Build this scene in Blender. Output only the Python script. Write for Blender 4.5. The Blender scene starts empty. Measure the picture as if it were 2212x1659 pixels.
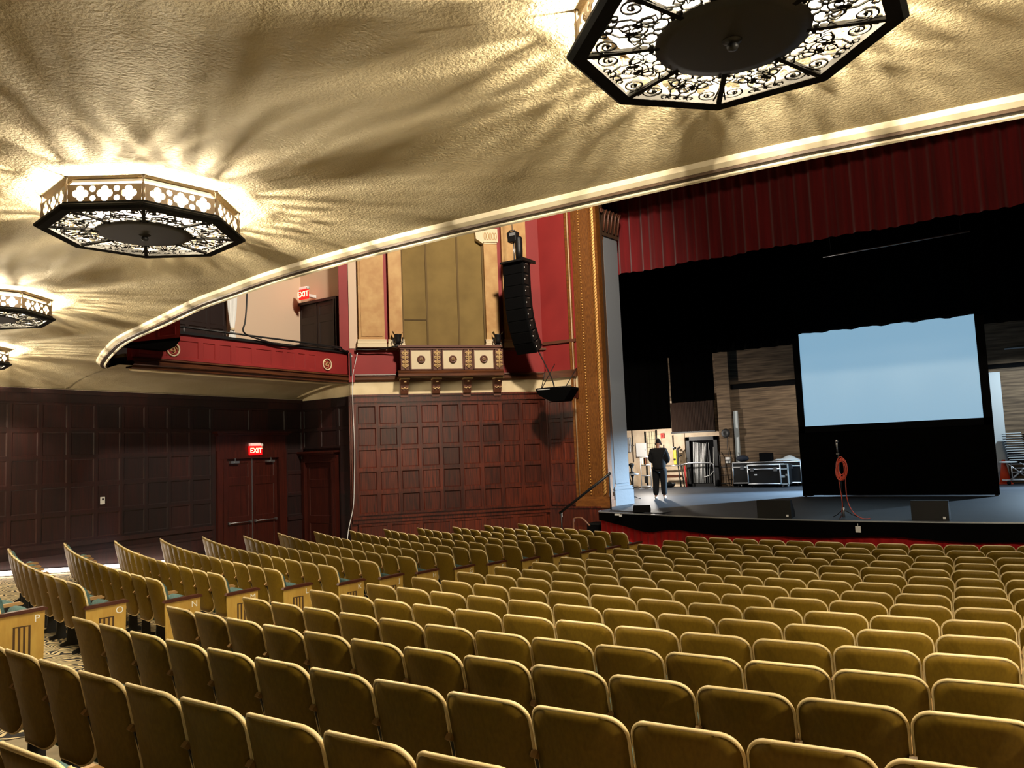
import bpy, bmesh, math, random
from mathutils import Vector, Matrix
random.seed(7)
PI = math.pi
sc = bpy.context.scene
COL = sc.collection
R = math.radians

# ------------------------------------------------------------------ materials
def lin(r, g, b):
    f = lambda c: (c/255/12.92) if c/255 <= .04045 else ((c/255+.055)/1.055)**2.4
    return (f(r), f(g), f(b), 1)

MATS = {}
def mat(name, col, rough=.6, metal=0., noise=None, bump=None, emit=None, coat=0., spec=None, sheen=0.):
    """noise=(scale xyz, second colour, detail, contrast lo, hi); bump=(scale, strength, distance)"""
    m = bpy.data.materials.new(name); m.use_nodes = True
    nt = m.node_tree; N = nt.nodes; L = nt.links
    b = N['Principled BSDF']
    b.inputs['Base Color'].default_value = col
    b.inputs['Roughness'].default_value = rough
    b.inputs['Metallic'].default_value = metal
    if coat: b.inputs['Coat Weight'].default_value = coat
    if spec is not None: b.inputs['Specular IOR Level'].default_value = spec
    if sheen: b.inputs['Sheen Weight'].default_value = sheen
    tc = N.new('ShaderNodeTexCoord')
    if noise:
        s, c2, det, lo, hi = noise
        mp = N.new('ShaderNodeMapping'); mp.inputs['Scale'].default_value = s if isinstance(s, tuple) else (s, s, s)
        L.new(tc.outputs['Object'], mp.inputs['Vector'])
        n = N.new('ShaderNodeTexNoise'); n.inputs['Scale'].default_value = 1; n.inputs['Detail'].default_value = det
        L.new(mp.outputs['Vector'], n.inputs['Vector'])
        r = N.new('ShaderNodeValToRGB'); r.color_ramp.elements[0].position = lo; r.color_ramp.elements[1].position = hi
        r.color_ramp.elements[0].color = col; r.color_ramp.elements[1].color = c2
        L.new(n.outputs['Fac'], r.inputs['Fac']); L.new(r.outputs['Color'], b.inputs['Base Color'])
    if bump:
        s, st, d = bump
        n2 = N.new('ShaderNodeTexNoise'); n2.inputs['Scale'].default_value = s; n2.inputs['Detail'].default_value = 5
        L.new(tc.outputs['Object'], n2.inputs['Vector'])
        bp = N.new('ShaderNodeBump'); bp.inputs['Strength'].default_value = st; bp.inputs['Distance'].default_value = d
        L.new(n2.outputs['Fac'], bp.inputs['Height']); L.new(bp.outputs['Normal'], b.inputs['Normal'])
    if emit:
        b.inputs['Emission Color'].default_value = emit[0]; b.inputs['Emission Strength'].default_value = emit[1]
    MATS[name] = m
    return m

def wood(name, base, c2, cell=(.577, .592), off=(.08, 1.16), rough=.35, vari=.5, grain=(30, 30, 1.6)):
    """panelled timber: grain plus a per-panel tone difference (cells of the panel grid in the object's x,z)"""
    m = bpy.data.materials.new(name); m.use_nodes = True
    nt = m.node_tree; N = nt.nodes; L = nt.links; b = N['Principled BSDF']
    b.inputs['Roughness'].default_value = rough
    tc = N.new('ShaderNodeTexCoord')
    mp = N.new('ShaderNodeMapping'); mp.inputs['Scale'].default_value = grain
    L.new(tc.outputs['Object'], mp.inputs['Vector'])
    n = N.new('ShaderNodeTexNoise'); n.inputs['Scale'].default_value = 1; n.inputs['Detail'].default_value = 4; n.inputs['Distortion'].default_value = .6
    L.new(mp.outputs['Vector'], n.inputs['Vector'])
    r = N.new('ShaderNodeValToRGB'); r.color_ramp.elements[0].position = .32; r.color_ramp.elements[1].position = .7
    r.color_ramp.elements[0].color = base; r.color_ramp.elements[1].color = c2
    L.new(n.outputs['Fac'], r.inputs['Fac'])
    sn = N.new('ShaderNodeVectorMath'); sn.operation = 'DIVIDE'; sn.inputs[1].default_value = (cell[0], 50, cell[1])
    sb = N.new('ShaderNodeVectorMath'); sb.operation = 'SUBTRACT'; sb.inputs[1].default_value = (off[0], -25, off[1])
    L.new(tc.outputs['Object'], sb.inputs[0]); L.new(sb.outputs[0], sn.inputs[0])
    fl = N.new('ShaderNodeVectorMath'); fl.operation = 'FLOOR'; L.new(sn.outputs[0], fl.inputs[0])
    wn = N.new('ShaderNodeTexWhiteNoise'); wn.noise_dimensions = '3D'; L.new(fl.outputs[0], wn.inputs['Vector'])
    mr = N.new('ShaderNodeMapRange'); mr.inputs['To Min'].default_value = 1-vari; mr.inputs['To Max'].default_value = 1+vari
    L.new(wn.outputs['Value'], mr.inputs['Value'])
    mx = N.new('ShaderNodeVectorMath'); mx.operation = 'SCALE'
    L.new(r.outputs['Color'], mx.inputs[0]); L.new(mr.outputs['Result'], mx.inputs['Scale'])
    L.new(mx.outputs[0], b.inputs['Base Color'])
    MATS[name] = m
    return m

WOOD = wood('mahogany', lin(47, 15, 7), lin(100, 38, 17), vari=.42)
WOODD = wood('mahogany_shaded', lin(21, 4, 3), lin(44, 10, 6), cell=(.5839, .592), off=(-6, 1.16), vari=.5, rough=.6)  # the lit wall's wood again, darkened for shade under the gallery
DOORW = mat('door_wood', lin(48, 15, 9), .4, noise=((25, 25, 1.5), lin(70, 24, 14), 4, .35, .7))
UPDOOR = mat('upper_door', lin(30, 14, 10), .5)
STUCCO = mat('stucco', lin(186, 172, 140), .95, noise=(.9, lin(172, 156, 121), 4, .35, .7))
def stucco_bump():
    m = STUCCO; nt = m.node_tree; N = nt.nodes; L = nt.links; b = N['Principled BSDF']
    tc = N.new('ShaderNodeTexCoord')
    n = N.new('ShaderNodeTexNoise'); n.inputs['Scale'].default_value = 42; n.inputs['Detail'].default_value = 4; n.inputs['Roughness'].default_value = .6
    v = N.new('ShaderNodeTexNoise'); v.inputs['Scale'].default_value = 1.6; v.inputs['Detail'].default_value = 3
    L.new(tc.outputs['Object'], n.inputs['Vector']); L.new(tc.outputs['Object'], v.inputs['Vector'])
    b1 = N.new('ShaderNodeBump'); b1.inputs['Strength'].default_value = .55; b1.inputs['Distance'].default_value = .03
    b2 = N.new('ShaderNodeBump'); b2.inputs['Strength'].default_value = .35; b2.inputs['Distance'].default_value = .14
    L.new(v.outputs['Fac'], b2.inputs['Height']); L.new(n.outputs['Fac'], b1.inputs['Height'])
    L.new(b2.outputs['Normal'], b1.inputs['Normal']); L.new(b1.outputs['Normal'], b.inputs['Normal'])
stucco_bump()
CREAM = mat('cream_plaster', lin(232, 214, 178), .7)
CREAMB = mat('cream_band', lin(228, 208, 168), .75, noise=(2.5, lin(214, 192, 150), 3, .4, .7))
MOULD = mat('moulding_cream', lin(204, 192, 166), .6)
GROOVE = mat('groove_dark', lin(40, 30, 20), .8)
BEIGE = mat('beige_wall', lin(224, 198, 172), .8)
REDP = mat('red_paint', lin(152, 40, 38), .6, noise=(1.2, lin(138, 33, 32), 3, .35, .7))
TRIMB = mat('brown_trim', lin(104, 58, 28), .4, noise=((1.5, 14, 14), lin(70, 36, 18), 4, .35, .65))
TRIMD = mat('carved_brown', lin(104, 62, 44), .45)
GOLD = mat('gilded', lin(150, 94, 34), .42, .35, noise=((60, 60, 9), lin(96, 52, 18), 5, .35, .7), bump=(140, .6, .01))
GOLDL = mat('gilded_light', lin(214, 160, 86), .4, .35)
GOLDP = mat('gilded_plain', lin(146, 90, 36), .45, .2, noise=((6, 6, 20), lin(112, 64, 24), 4, .35, .7))
MARB = mat('tan_marble', lin(206, 164, 104), .6, noise=(3.2, lin(186, 138, 80), 6, .35, .65))
OLIVE = mat('olive_cloth', lin(140, 116, 66), .9, noise=(1.3, lin(120, 98, 54), 5, .35, .7))
OLIVED = mat('olive_batten', lin(104, 82, 42), .8)
CARVE = mat('carved_relief', lin(206, 170, 116), .45)
BLACK = mat('black_paint', lin(14, 14, 15), .5)
BLACKM = mat('black_matt', lin(9, 9, 10), .95, spec=.1)
VELB = mat('black_velour', lin(5, 5, 5), 1., spec=.05)
STEEL = mat('steel', lin(170, 170, 172), .35, .9)
ALU = mat('aluminium', lin(205, 208, 212), .4, .7)
WHITE = mat('white_plastic', lin(235, 235, 232), .5)
REDV = mat('red_velvet', lin(126, 8, 16), .9, sheen=.4, noise=((7, 7, .4), lin(100, 5, 12), 3, .35, .7))
REDS = mat('red_skirt', lin(196, 10, 16), .85, sheen=.2)
STAGEF = mat('stage_floor', lin(50, 54, 60), .55, noise=(2.2, lin(42, 46, 52), 6, .35, .7))
STAGEW = mat('stage_wall', lin(150, 128, 100), .85)
LAMPB = mat('lamp_bronze', lin(96, 80, 62), .5, .3)
LAMPD = mat('lamp_black', lin(7, 6, 5), .85, 0, spec=.15)
LAMPG = mat('lamp_disc', lin(40, 40, 42), .5, .3)
PANW = mat('lamp_reflector', lin(250, 244, 226), .7)
BULB = mat('lamp_bulb', lin(255, 240, 210), .3, emit=(lin(255, 236, 200), 24))
CONC = mat('concrete', lin(146, 132, 104), .85, noise=(6, lin(118, 104, 80), 4, .35, .7))
SEATY = mat('seat_back', lin(122, 95, 21), .55, noise=((60, 60, 30), lin(107, 82, 16), 5, .3, .7), spec=.25)
PIPE = mat('seat_piping', lin(236, 212, 160), .35)
TEAL = mat('teal_upholstery', lin(82, 112, 110), .9, noise=(60, lin(64, 92, 92), 3, .35, .7))
ARMW = mat('armrest_wood', lin(170, 132, 84), .4)
ARMD = mat('armrest_dark', lin(72, 34, 20), .35)
ENDP = mat('end_panel', lin(190, 156, 74), .5, noise=((16, 16, 4), lin(172, 134, 56), 4, .35, .7))
SLOT = mat('panel_slot', lin(70, 48, 20), .8)
IRON = mat('seat_iron', lin(22, 20, 18), .6)
BLUEG = mat('grey_reveal', lin(120, 124, 130), .6, bump=(14, .2, .02))
REVB = mat('brown_reveal', lin(70, 52, 38), .5)

def carpet_mat():
    m = bpy.data.materials.new('carpet'); m.use_nodes = True
    nt = m.node_tree; N = nt.nodes; L = nt.links; b = N['Principled BSDF']; b.inputs['Roughness'].default_value = 1
    tc = N.new('ShaderNodeTexCoord')
    n = N.new('ShaderNodeTexNoise'); n.inputs['Scale'].default_value = 2.4; n.inputs['Detail'].default_value = 1.5
    L.new(tc.outputs['Object'], n.inputs['Vector'])
    ad = N.new('ShaderNodeVectorMath'); ad.operation = 'SCALE'; ad.inputs['Scale'].default_value = 1.1
    L.new(n.outputs['Color'], ad.inputs[0])
    a2 = N.new('ShaderNodeVectorMath'); a2.operation = 'ADD'; L.new(tc.outputs['Object'], a2.inputs[0]); L.new(ad.outputs[0], a2.inputs[1])
    w = N.new('ShaderNodeTexWave'); w.inputs['Scale'].default_value = 4.4; w.inputs['Distortion'].default_value = 3.5; w.inputs['Detail'].default_value = 1
    L.new(a2.outputs[0], w.inputs['Vector'])
    r = N.new('ShaderNodeValToRGB'); r.color_ramp.interpolation = 'LINEAR'
    r.color_ramp.elements[0].position = .42; r.color_ramp.elements[1].position = .56
    r.color_ramp.elements[0].color = lin(24, 20, 22); r.color_ramp.elements[1].color = lin(214, 194, 150)
    L.new(w.outputs['Fac'], r.inputs['Fac']); L.new(r.outputs['Color'], b.inputs['Base Color'])
    return m
CARPET = carpet_mat()

def plank_mat():
    m = bpy.data.materials.new('board_wall'); m.use_nodes = True
    nt = m.node_tree; N = nt.nodes; L = nt.links; b = N['Principled BSDF']; b.inputs['Roughness'].default_value = .9
    tc = N.new('ShaderNodeTexCoord')
    mp = N.new('ShaderNodeMapping'); mp.inputs['Scale'].default_value = (1.2, 1.2, 16)
    L.new(tc.outputs['Object'], mp.inputs['Vector'])
    n = N.new('ShaderNodeTexNoise'); n.inputs['Scale'].default_value = 1; n.inputs['Detail'].default_value = 5
    L.new(mp.outputs['Vector'], n.inputs['Vector'])
    r = N.new('ShaderNodeValToRGB'); r.color_ramp.elements[0].position = .3; r.color_ramp.elements[1].position = .68
    r.color_ramp.elements[0].color = lin(72, 58, 45); r.color_ramp.elements[1].color = lin(134, 112, 88)
    L.new(n.outputs['Fac'], r.inputs['Fac']); L.new(r.outputs['Color'], b.inputs['Base Color'])
    sp = N.new('ShaderNodeSeparateXYZ'); L.new(tc.outputs['Object'], sp.inputs[0])
    md = N.new('ShaderNodeMath'); md.operation = 'FRACT'
    ml = N.new('ShaderNodeMath'); ml.operation = 'MULTIPLY'; ml.inputs[1].default_value = 5.2
    L.new(sp.outputs['Z'], ml.inputs[0]); L.new(ml.outputs[0], md.inputs[0])
    gt = N.new('ShaderNodeMath'); gt.operation = 'LESS_THAN'; gt.inputs[1].default_value = .07; L.new(md.outputs[0], gt.inputs[0])
    bp = N.new('ShaderNodeBump'); bp.invert = True; bp.inputs['Strength'].default_value = .7; bp.inputs['Distance'].default_value = .02
    L.new(gt.outputs[0], bp.inputs['Height']); L.new(bp.outputs['Normal'], b.inputs['Normal'])
    return m
BOARDS = plank_mat()

# ------------------------------------------------------------------ mesh helpers
class MB:
    def __init__(s): s.v = []; s.f = []; s.m = []; s.sm = []; s.mats = []; s.T = Matrix()
    def mi(s, m):
        if m not in s.mats: s.mats.append(m)
        return s.mats.index(m)
    def add(s, vs, fs, m, smooth=False):
        o = len(s.v); s.v += [tuple(s.T @ Vector(v)) for v in vs]; i = s.mi(m)
        for f in fs: s.f.append(tuple(o+k for k in f)); s.m.append(i); s.sm.append(smooth)
        return s
    def box(s, x0, x1, y0, y1, z0, z1, m):
        if x0 > x1: x0, x1 = x1, x0
        if y0 > y1: y0, y1 = y1, y0
        if z0 > z1: z0, z1 = z1, z0
        v = [(x, y, z) for z in (z0, z1) for y in (y0, y1) for x in (x0, x1)]
        return s.add(v, [(0, 2, 3, 1), (4, 5, 7, 6), (0, 1, 5, 4), (2, 6, 7, 3), (0, 4, 6, 2), (1, 3, 7, 5)], m)
    def cbox(s, x0, x1, y0, y1, z0, z1, m, c=.01):
        """box with chamfered vertical+horizontal edges"""
        vs = []; fs = []
        bm = bmesh.new(); bmesh.ops.create_cube(bm, size=1)
        for v in bm.verts: v.co = ((x0+x1)/2+v.co.x*(x1-x0), (y0+y1)/2+v.co.y*(y1-y0), (z0+z1)/2+v.co.z*(z1-z0))
        bmesh.ops.bevel(bm, geom=bm.edges[:], offset=c, segments=2, affect='EDGES', profile=.5)
        bm.verts.index_update()
        vs = [tuple(v.co) for v in bm.verts]; fs = [tuple(v.index for v in f.verts) for f in bm.faces]; bm.free()
        return s.add(vs, fs, m)
    def prism(s, pts, a, b, m, axis='z'):
        n = len(pts)
        def P(p, h):
            return (p[0], p[1], h) if axis == 'z' else ((p[0], h, p[1]) if axis == 'y' else (h, p[0], p[1]))
        v = [P(p, a) for p in pts]+[P(p, b) for p in pts]
        f = [tuple(range(n))[::-1], tuple(range(n, 2*n))]+[(i, (i+1) % n, n+(i+1) % n, n+i) for i in range(n)]
        return s.add(v, f, m)
    def lathe(s, prof, m, n=16, c=(0, 0, 0), smooth=True, axis='z', a0=0., cap=True):
        v = []; f = []; k = len(prof)
        for i in range(n):
            a = a0+2*PI*i/n
            for r, z in prof:
                p = (r*math.cos(a), r*math.sin(a), z)
                if axis == 'y': p = (p[0], p[2], p[1])
                if axis == 'x': p = (p[2], p[0], p[1])
                v.append((c[0]+p[0], c[1]+p[1], c[2]+p[2]))
        for i in range(n):
            j = (i+1) % n
            for q in range(k-1): f.append((i*k+q, j*k+q, j*k+q+1, i*k+q+1))
        if cap:
            if prof[0][0] > 1e-6: f.append(tuple(i*k for i in range(n))[::-1])
            if prof[-1][0] > 1e-6: f.append(tuple(i*k+k-1 for i in range(n)))
        return s.add(v, f, m, smooth)
    def tube(s, path, r, m, n=6, closed=False, smooth=True, radii=None):
        P = [Vector(p) for p in path]; k = len(P); v = []; f = []
        up = None
        for i, p in enumerate(P):
            if closed: t = P[(i+1) % k]-P[i-1]
            else: t = P[min(i+1, k-1)]-P[max(i-1, 0)]
            if t.length < 1e-9: t = Vector((0, 0, 1))
            t.normalize()
            if up is None:
                up = Vector((0, 0, 1)) if abs(t.z) < .9 else Vector((1, 0, 0))
            a = t.cross(up)
            if a.length < 1e-6: a = t.cross(Vector((0, 1, 0)))
            a.normalize(); b = a.cross(t); up = b
            rr = radii[i] if radii else r
            for q in range(n):
                w = 2*PI*q/n+PI/n
                v.append(tuple(p+a*math.cos(w)*rr+b*math.sin(w)*rr))
        for i in range(k if closed else k-1):
            j = (i+1) % k
            for q in range(n): f.append((i*n+q, i*n+(q+1) % n, j*n+(q+1) % n, j*n+q))
        if not closed: f.append(tuple(range(n))[::-1]); f.append(tuple((k-1)*n+q for q in range(n)))
        return s.add(v, f, m, smooth)
    def ball(s, c, r, m, n=12, sq=(1, 1, 1), k=8):
        prof = [(r*math.sin(PI*i/k), -r*math.cos(PI*i/k)) for i in range(k+1)]
        v = []; f = []
        T = s.T; s.T = T @ Matrix.Translation(c) @ Matrix.Diagonal((*sq, 1))
        prof[0] = (1e-7, -r); prof[-1] = (1e-7, r)
        s.lathe(prof, m, n, cap=False); s.T = T
        return s
    def sweep(s, path, prof, m, left=False, closedprof=True):
        """path: (x,y) points; prof: (n,z) points with n measured along the path's right-hand normal; m may be a list per profile edge"""
        k = len(path); q = len(prof); v = []; f = []
        for i, p in enumerate(path):
            a = Vector(path[max(i-1, 0)]); b = Vector(path[min(i+1, k-1)]); t = (b-a).normalized()
            n = Vector((t.y, -t.x))
            if left: n = -n
            for (d, z) in prof: v.append((p[0]+n.x*d, p[1]+n.y*d, z))
        e = q if closedprof else q-1
        for j in range(e):
            fs = [(i*q+j, (i+1)*q+j, (i+1)*q+(j+1) % q, i*q+(j+1) % q) for i in range(k-1)]
            mm = m[j] if isinstance(m, list) else m
            if isinstance(m, list): s.add(v, fs, mm)
            else: f += fs
        if not isinstance(m, list): s.add(v, f, m)
        return s
    def mesh(s, name):
        me = bpy.data.meshes.new(name); me.from_pydata(s.v, [], s.f)
        for m in s.mats: me.materials.append(m)
        me.polygons.foreach_set('material_index', s.m); me.polygons.foreach_set('use_smooth', s.sm)
        bm = bmesh.new(); bm.from_mesh(me)
        bmesh.ops.remove_doubles(bm, verts=bm.verts, dist=1e-6)
        bmesh.ops.recalc_face_normals(bm, faces=bm.faces); bm.to_mesh(me); bm.free()
        me.update(); return me
    def build(s, name, parent=None, loc=None, rz=0):
        o = bpy.data.objects.new(name, s.mesh(name)); COL.objects.link(o)
        if parent: o.parent = parent
        if loc is not None: o.location = loc
        if rz: o.rotation_euler = (0, 0, rz)
        return o

def thing(name, label, cat, loc=(0, 0, 0), rz=0, group=None):
    o = bpy.data.objects.new(name, None); COL.objects.link(o); o.empty_display_size = .1
    o.location = loc; o.rotation_euler = (0, 0, rz)
    o['label'] = label; o['category'] = cat
    if group: o['group'] = group
    return o
def tag(o, label, cat, group=None, kind=None):
    o['label'] = label; o['category'] = cat
    if group: o['group'] = group
    if kind: o['kind'] = kind
    return o
def struct(o, label, cat):
    o['kind'] = 'structure'; o['label'] = label; o['category'] = cat; return o
def copy_tree(root):
    c = root.copy(); COL.objects.link(c)
    for ch in root.children:
        d = ch.copy(); COL.objects.link(d); d.parent = c
        for g in ch.children:
            e = g.copy(); COL.objects.link(e); e.parent = d
    return c
def text_obj(name, body, size, m, parent, loc, rot, depth=.004, align='CENTER'):
    cu = bpy.data.curves.new(name, 'FONT'); cu.body = body; cu.size = size; cu.extrude = depth; cu.align_x = align; cu.align_y = 'CENTER'
    tmp = bpy.data.objects.new(name, cu); COL.objects.link(tmp)
    dg = bpy.context.evaluated_depsgraph_get()
    me = bpy.data.meshes.new_from_object(tmp.evaluated_get(dg)); bpy.data.objects.remove(tmp)
    me.materials.clear(); me.materials.append(m)
    o = bpy.data.objects.new(name, me); COL.objects.link(o); o.parent = parent; o.location = loc; o.rotation_euler = rot
    return o
def holes_plate(outer, holes, depth, m):
    """flat plate in XY with holes, extruded"""
    cu = bpy.data.curves.new('plate', 'CURVE'); cu.dimensions = '2D'; cu.fill_mode = 'BOTH'; cu.extrude = depth
    for poly in [outer]+holes:
        sp = cu.splines.new('POLY'); sp.points.add(len(poly)-1); sp.use_cyclic_u = True
        for p, q in zip(sp.points, poly): p.co = (q[0], q[1], 0, 1)
    tmp = bpy.data.objects.new('plate', cu); COL.objects.link(tmp)
    dg = bpy.context.evaluated_depsgraph_get()
    me = bpy.data.meshes.new_from_object(tmp.evaluated_get(dg)); bpy.data.objects.remove(tmp)
    me.materials.clear(); me.materials.append(m)
    return me

def panel_grid(mb, us, zs, m, gap=.045, y=0., rec=.018, bev=.02):
    """raised stile-and-rail grid with recessed fields; us, zs: cell boundaries; wall face at y, room at -y"""
    for i in range(len(us)-1):
        for j in range(len(zs)-1):
            a, b, c, d = us[i], us[i+1], zs[j], zs[j+1]
            g = gap
            o = [(a, y, c), (b, y, c), (b, y, d), (a, y, d)]
            p = [(a+g, y, c+g), (b-g, y, c+g), (b-g, y, d-g), (a+g, y, d-g)]
            q = [(a+g+bev, y+rec, c+g+bev), (b-g-bev, y+rec, c+g+bev), (b-g-bev, y+rec, d-g-bev), (a+g+bev, y+rec, d-g-bev)]
            f = [(k, (k+1) % 4, 4+(k+1) % 4, 4+k) for k in range(4)]+[(4+k, 4+(k+1) % 4, 8+(k+1) % 4, 8+k) for k in range(4)]+[(8, 9, 10, 11)]
            mb.add(o+p+q, f, m)

# ------------------------------------------------------------------ levels and the seating bowl
EYE = 2.667; STG = 1.1; RC = 32.92; RA = 17.988; PITCH = .853
def fz(r):
    d = max(r-RA, -1.9); return .0143*d+.0037*d*d
def fzxy(x, y): return fz(math.hypot(x, RC-y))

def dish(name, r0, r1, t0, t1, m, dz=0., nr=40, nt=80, clip=None):
    vs = []; fs = []
    for i in range(nr+1):
        r = r0+(r1-r0)*i/nr
        for j in range(nt+1):
            a = (t0(r) if callable(t0) else t0); b = (t1(r) if callable(t1) else t1)
            th = a+(b-a)*j/nt
            vs.append((r*math.sin(th), RC-r*math.cos(th), fz(r)+dz))
    for i in range(nr):
        for j in range(nt):
            k = i*(nt+1)+j; fs.append((k, k+1, k+nt+2, k+nt+1))
    mb = MB(); mb.add(vs, fs, m, True); return mb.build(name)

struct(dish('floor', 10.5, 38, R(-62), R(62), CONC), 'raked floor of worn beige concrete under the seats', 'floor')
# left-centre aisle: between the centre block and the left block
TL = [(29.93, -10.6, -7.0), (26.5, -11.9, -8.2), (23.8, -12.7, -9.3), (21.4, -13.4, -9.7), (17.9, -14.2, -10.4), (16.2, -15, -10.6)]
def interp(r, col):
    T = sorted(TL)
    if r <= T[0][0]: return T[0][col]
    for p, q in zip(T, T[1:]):
        if r <= q[0]: return p[col]+(q[col]-p[col])*(r-p[0])/(q[0]-p[0])
    return T[-1][col]
c1 = dish('floor_carpet', 16.2, 34, lambda r: R(-32 if r > 21 else -27), lambda r: R(interp(r, 2)+.5), CARPET, .006, 40, 40)
struct(c1, 'black and cream swirl carpet along the aisle of the left block', 'carpet')
# ------------------------------------------------------------------ left wall (x = -14.2); local x = +Y along the wall, room at local -y
def frame(x, y, ang): return dict(loc=(x, y, 0), rz=R(ang))
LW = frame(-14.2, 0, 90)
ZR = [1.16, 1.76, 2.36, 2.95, 3.53, 4.12]
mb = MB()
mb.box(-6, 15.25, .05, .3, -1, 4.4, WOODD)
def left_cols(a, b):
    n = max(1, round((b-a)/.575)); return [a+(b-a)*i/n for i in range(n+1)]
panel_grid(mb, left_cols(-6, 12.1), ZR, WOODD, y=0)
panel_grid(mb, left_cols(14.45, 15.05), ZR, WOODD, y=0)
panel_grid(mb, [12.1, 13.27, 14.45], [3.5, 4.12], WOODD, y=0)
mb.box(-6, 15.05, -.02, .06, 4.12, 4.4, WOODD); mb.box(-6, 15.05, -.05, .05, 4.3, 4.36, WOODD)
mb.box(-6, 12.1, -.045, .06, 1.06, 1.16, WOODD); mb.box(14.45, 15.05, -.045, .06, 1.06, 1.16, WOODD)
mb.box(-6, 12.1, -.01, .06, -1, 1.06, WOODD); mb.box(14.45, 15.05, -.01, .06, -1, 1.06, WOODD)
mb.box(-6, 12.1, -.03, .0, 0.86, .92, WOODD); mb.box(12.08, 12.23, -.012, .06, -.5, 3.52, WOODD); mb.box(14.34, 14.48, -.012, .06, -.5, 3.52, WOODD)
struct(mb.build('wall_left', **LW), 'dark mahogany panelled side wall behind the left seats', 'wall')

def double_door(name, fr, u0, u1, zb, zt, fw, cz, label, leaves=2, corn=True, mt=DOORW, bars=True):
    t = thing(name, label, 'door', fr['loc'], fr['rz']); t['kind'] = 'structure'
    mb = MB()
    mb.box(u0-fw, u0, -.09, .05, zb, zt-.002, mt); mb.box(u1, u1+fw, -.09, .05, zb, zt-.002, mt); mb.box(u0-fw, u1+fw, -.09, .05, zt, zt+fw*.75, mt)
    mb.box(u0-fw*.4, u0+.002, -.11, 0, zb, zt-.004, mt); mb.box(u1-.002, u1+fw*.4, -.11, 0, zb, zt-.004, mt)
    if corn:
        mb.box(u0-fw, u1+fw, -.05, .05, zt+fw*.75, cz-.1, mt)
        mb.box(u0-fw-.03, u1+fw+.03, -.16, .05, cz-.1, cz-.05, mt); mb.box(u0-fw-.09, u1+fw+.09, -.22, .05, cz-.05, cz, mt)
    mb.build('door_frame', t)
    w = (u1-u0)/leaves
    for i in range(leaves):
        a, b = u0+w*i+.008, u0+w*(i+1)-.008
        mb = MB(); mb.box(a, b, .0, .05, zb, zt, mt)
        H = zt-zb
        panel_grid(mb, [a, b], [zb+.02, zb+H*.4, zb+H*.78, zt-.01], mt, gap=.1, y=-.012, rec=.02, bev=.025)
        lf = mb.build('door_leaf', t)
        if bars:
            mb = MB(); zz = zb+1.02
            mb.tube([(a+.07, -.07, zz), (b-.07, -.07, zz)], .014, STEEL); mb.box(a+.05, a+.1, -.08, 0, zz-.03, zz+.03, STEEL); mb.box(b-.1, b-.05, -.08, 0, zz-.03, zz+.03, STEEL)
            mb.build('push_bar', lf)
            mb = MB(); xx = a+.12 if i == 0 else b-.38
            mb.box(xx, xx+.26, -.09, 0, zt-.12, zt-.06, STEEL); mb.box(xx+.1, xx+.12, -.12, -.09, zt-.1, zt+.01, STEEL)
            mb.build('door_closer', lf)
    mb = MB(); mb.box(u0+w-.012, u0+w+.012, -.03, 0, zb, zt, STEEL if bars else mt)
    if leaves == 2: mb.build('meeting_strip', t)
    return t
double_door('door_1', LW, 12.46, 14.11, .14, 2.8, .27, 3.5, 'dark wood double exit door with brass push bars on the left wall')

def exit_sign(fr, u, z, w, h, label, n=0.):
    t = thing('exit_sign', label, 'exit sign', fr['loc'], fr['rz'])
    mb = MB(); mb.cbox(u-w/2, u+w/2, -.14-n, -.08-n, z-h/2, z+h/2, MATS['exit_red'], .012); mb.build('sign_box', t)
    mb = MB(); mb.box(u-.05, u+.05, -.085-n, .0, z-.05, z+.03, WHITE); mb.build('wall_bracket', t)
    mb = MB(); mb.cbox(u-w*.42, u+w*.36, -.15-n, -.05-n, z+h/2+.004, z+h/2+.075, MATS['exit_cap'], .01)
    mb.lathe([(.0001, 0), (.035, 0), (.05, .05), (.0001, .052)], WHITE, 12, (u+w*.4, -.12-n, z+h/2+.02), axis='x')
    mb.build('emergency_light', t)
    text_obj('lettering', 'EXIT', h*.78, MATS['exit_letter'], t, (u, -.145-n, z-.005), (R(90), 0, 0), .004)
    return t
mat('exit_red', lin(200, 10, 14), .4, emit=(lin(255, 14, 18), 1.6))
mat('exit_letter', lin(255, 230, 170), .4, emit=(lin(255, 214, 150), 3.))
mat('exit_cap', lin(240, 225, 220), .5, emit=(lin(255, 190, 180), .5))
exit_sign(LW, 13.33, 3.0, .4, .24, 'red lit EXIT sign over the dark double doors below the gallery')
mb = MB(); mb.cbox(9.27, 9.37, -.03, .0, 1.9, 2.06, WHITE, .008); mb.box(9.3, 9.34, -.034, -.03, 1.99, 2.03, BLACK)
o = mb.build('wall_control', **LW); tag(o, 'small white wall control with dark display on the dark wood wall', 'wall control')

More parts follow.
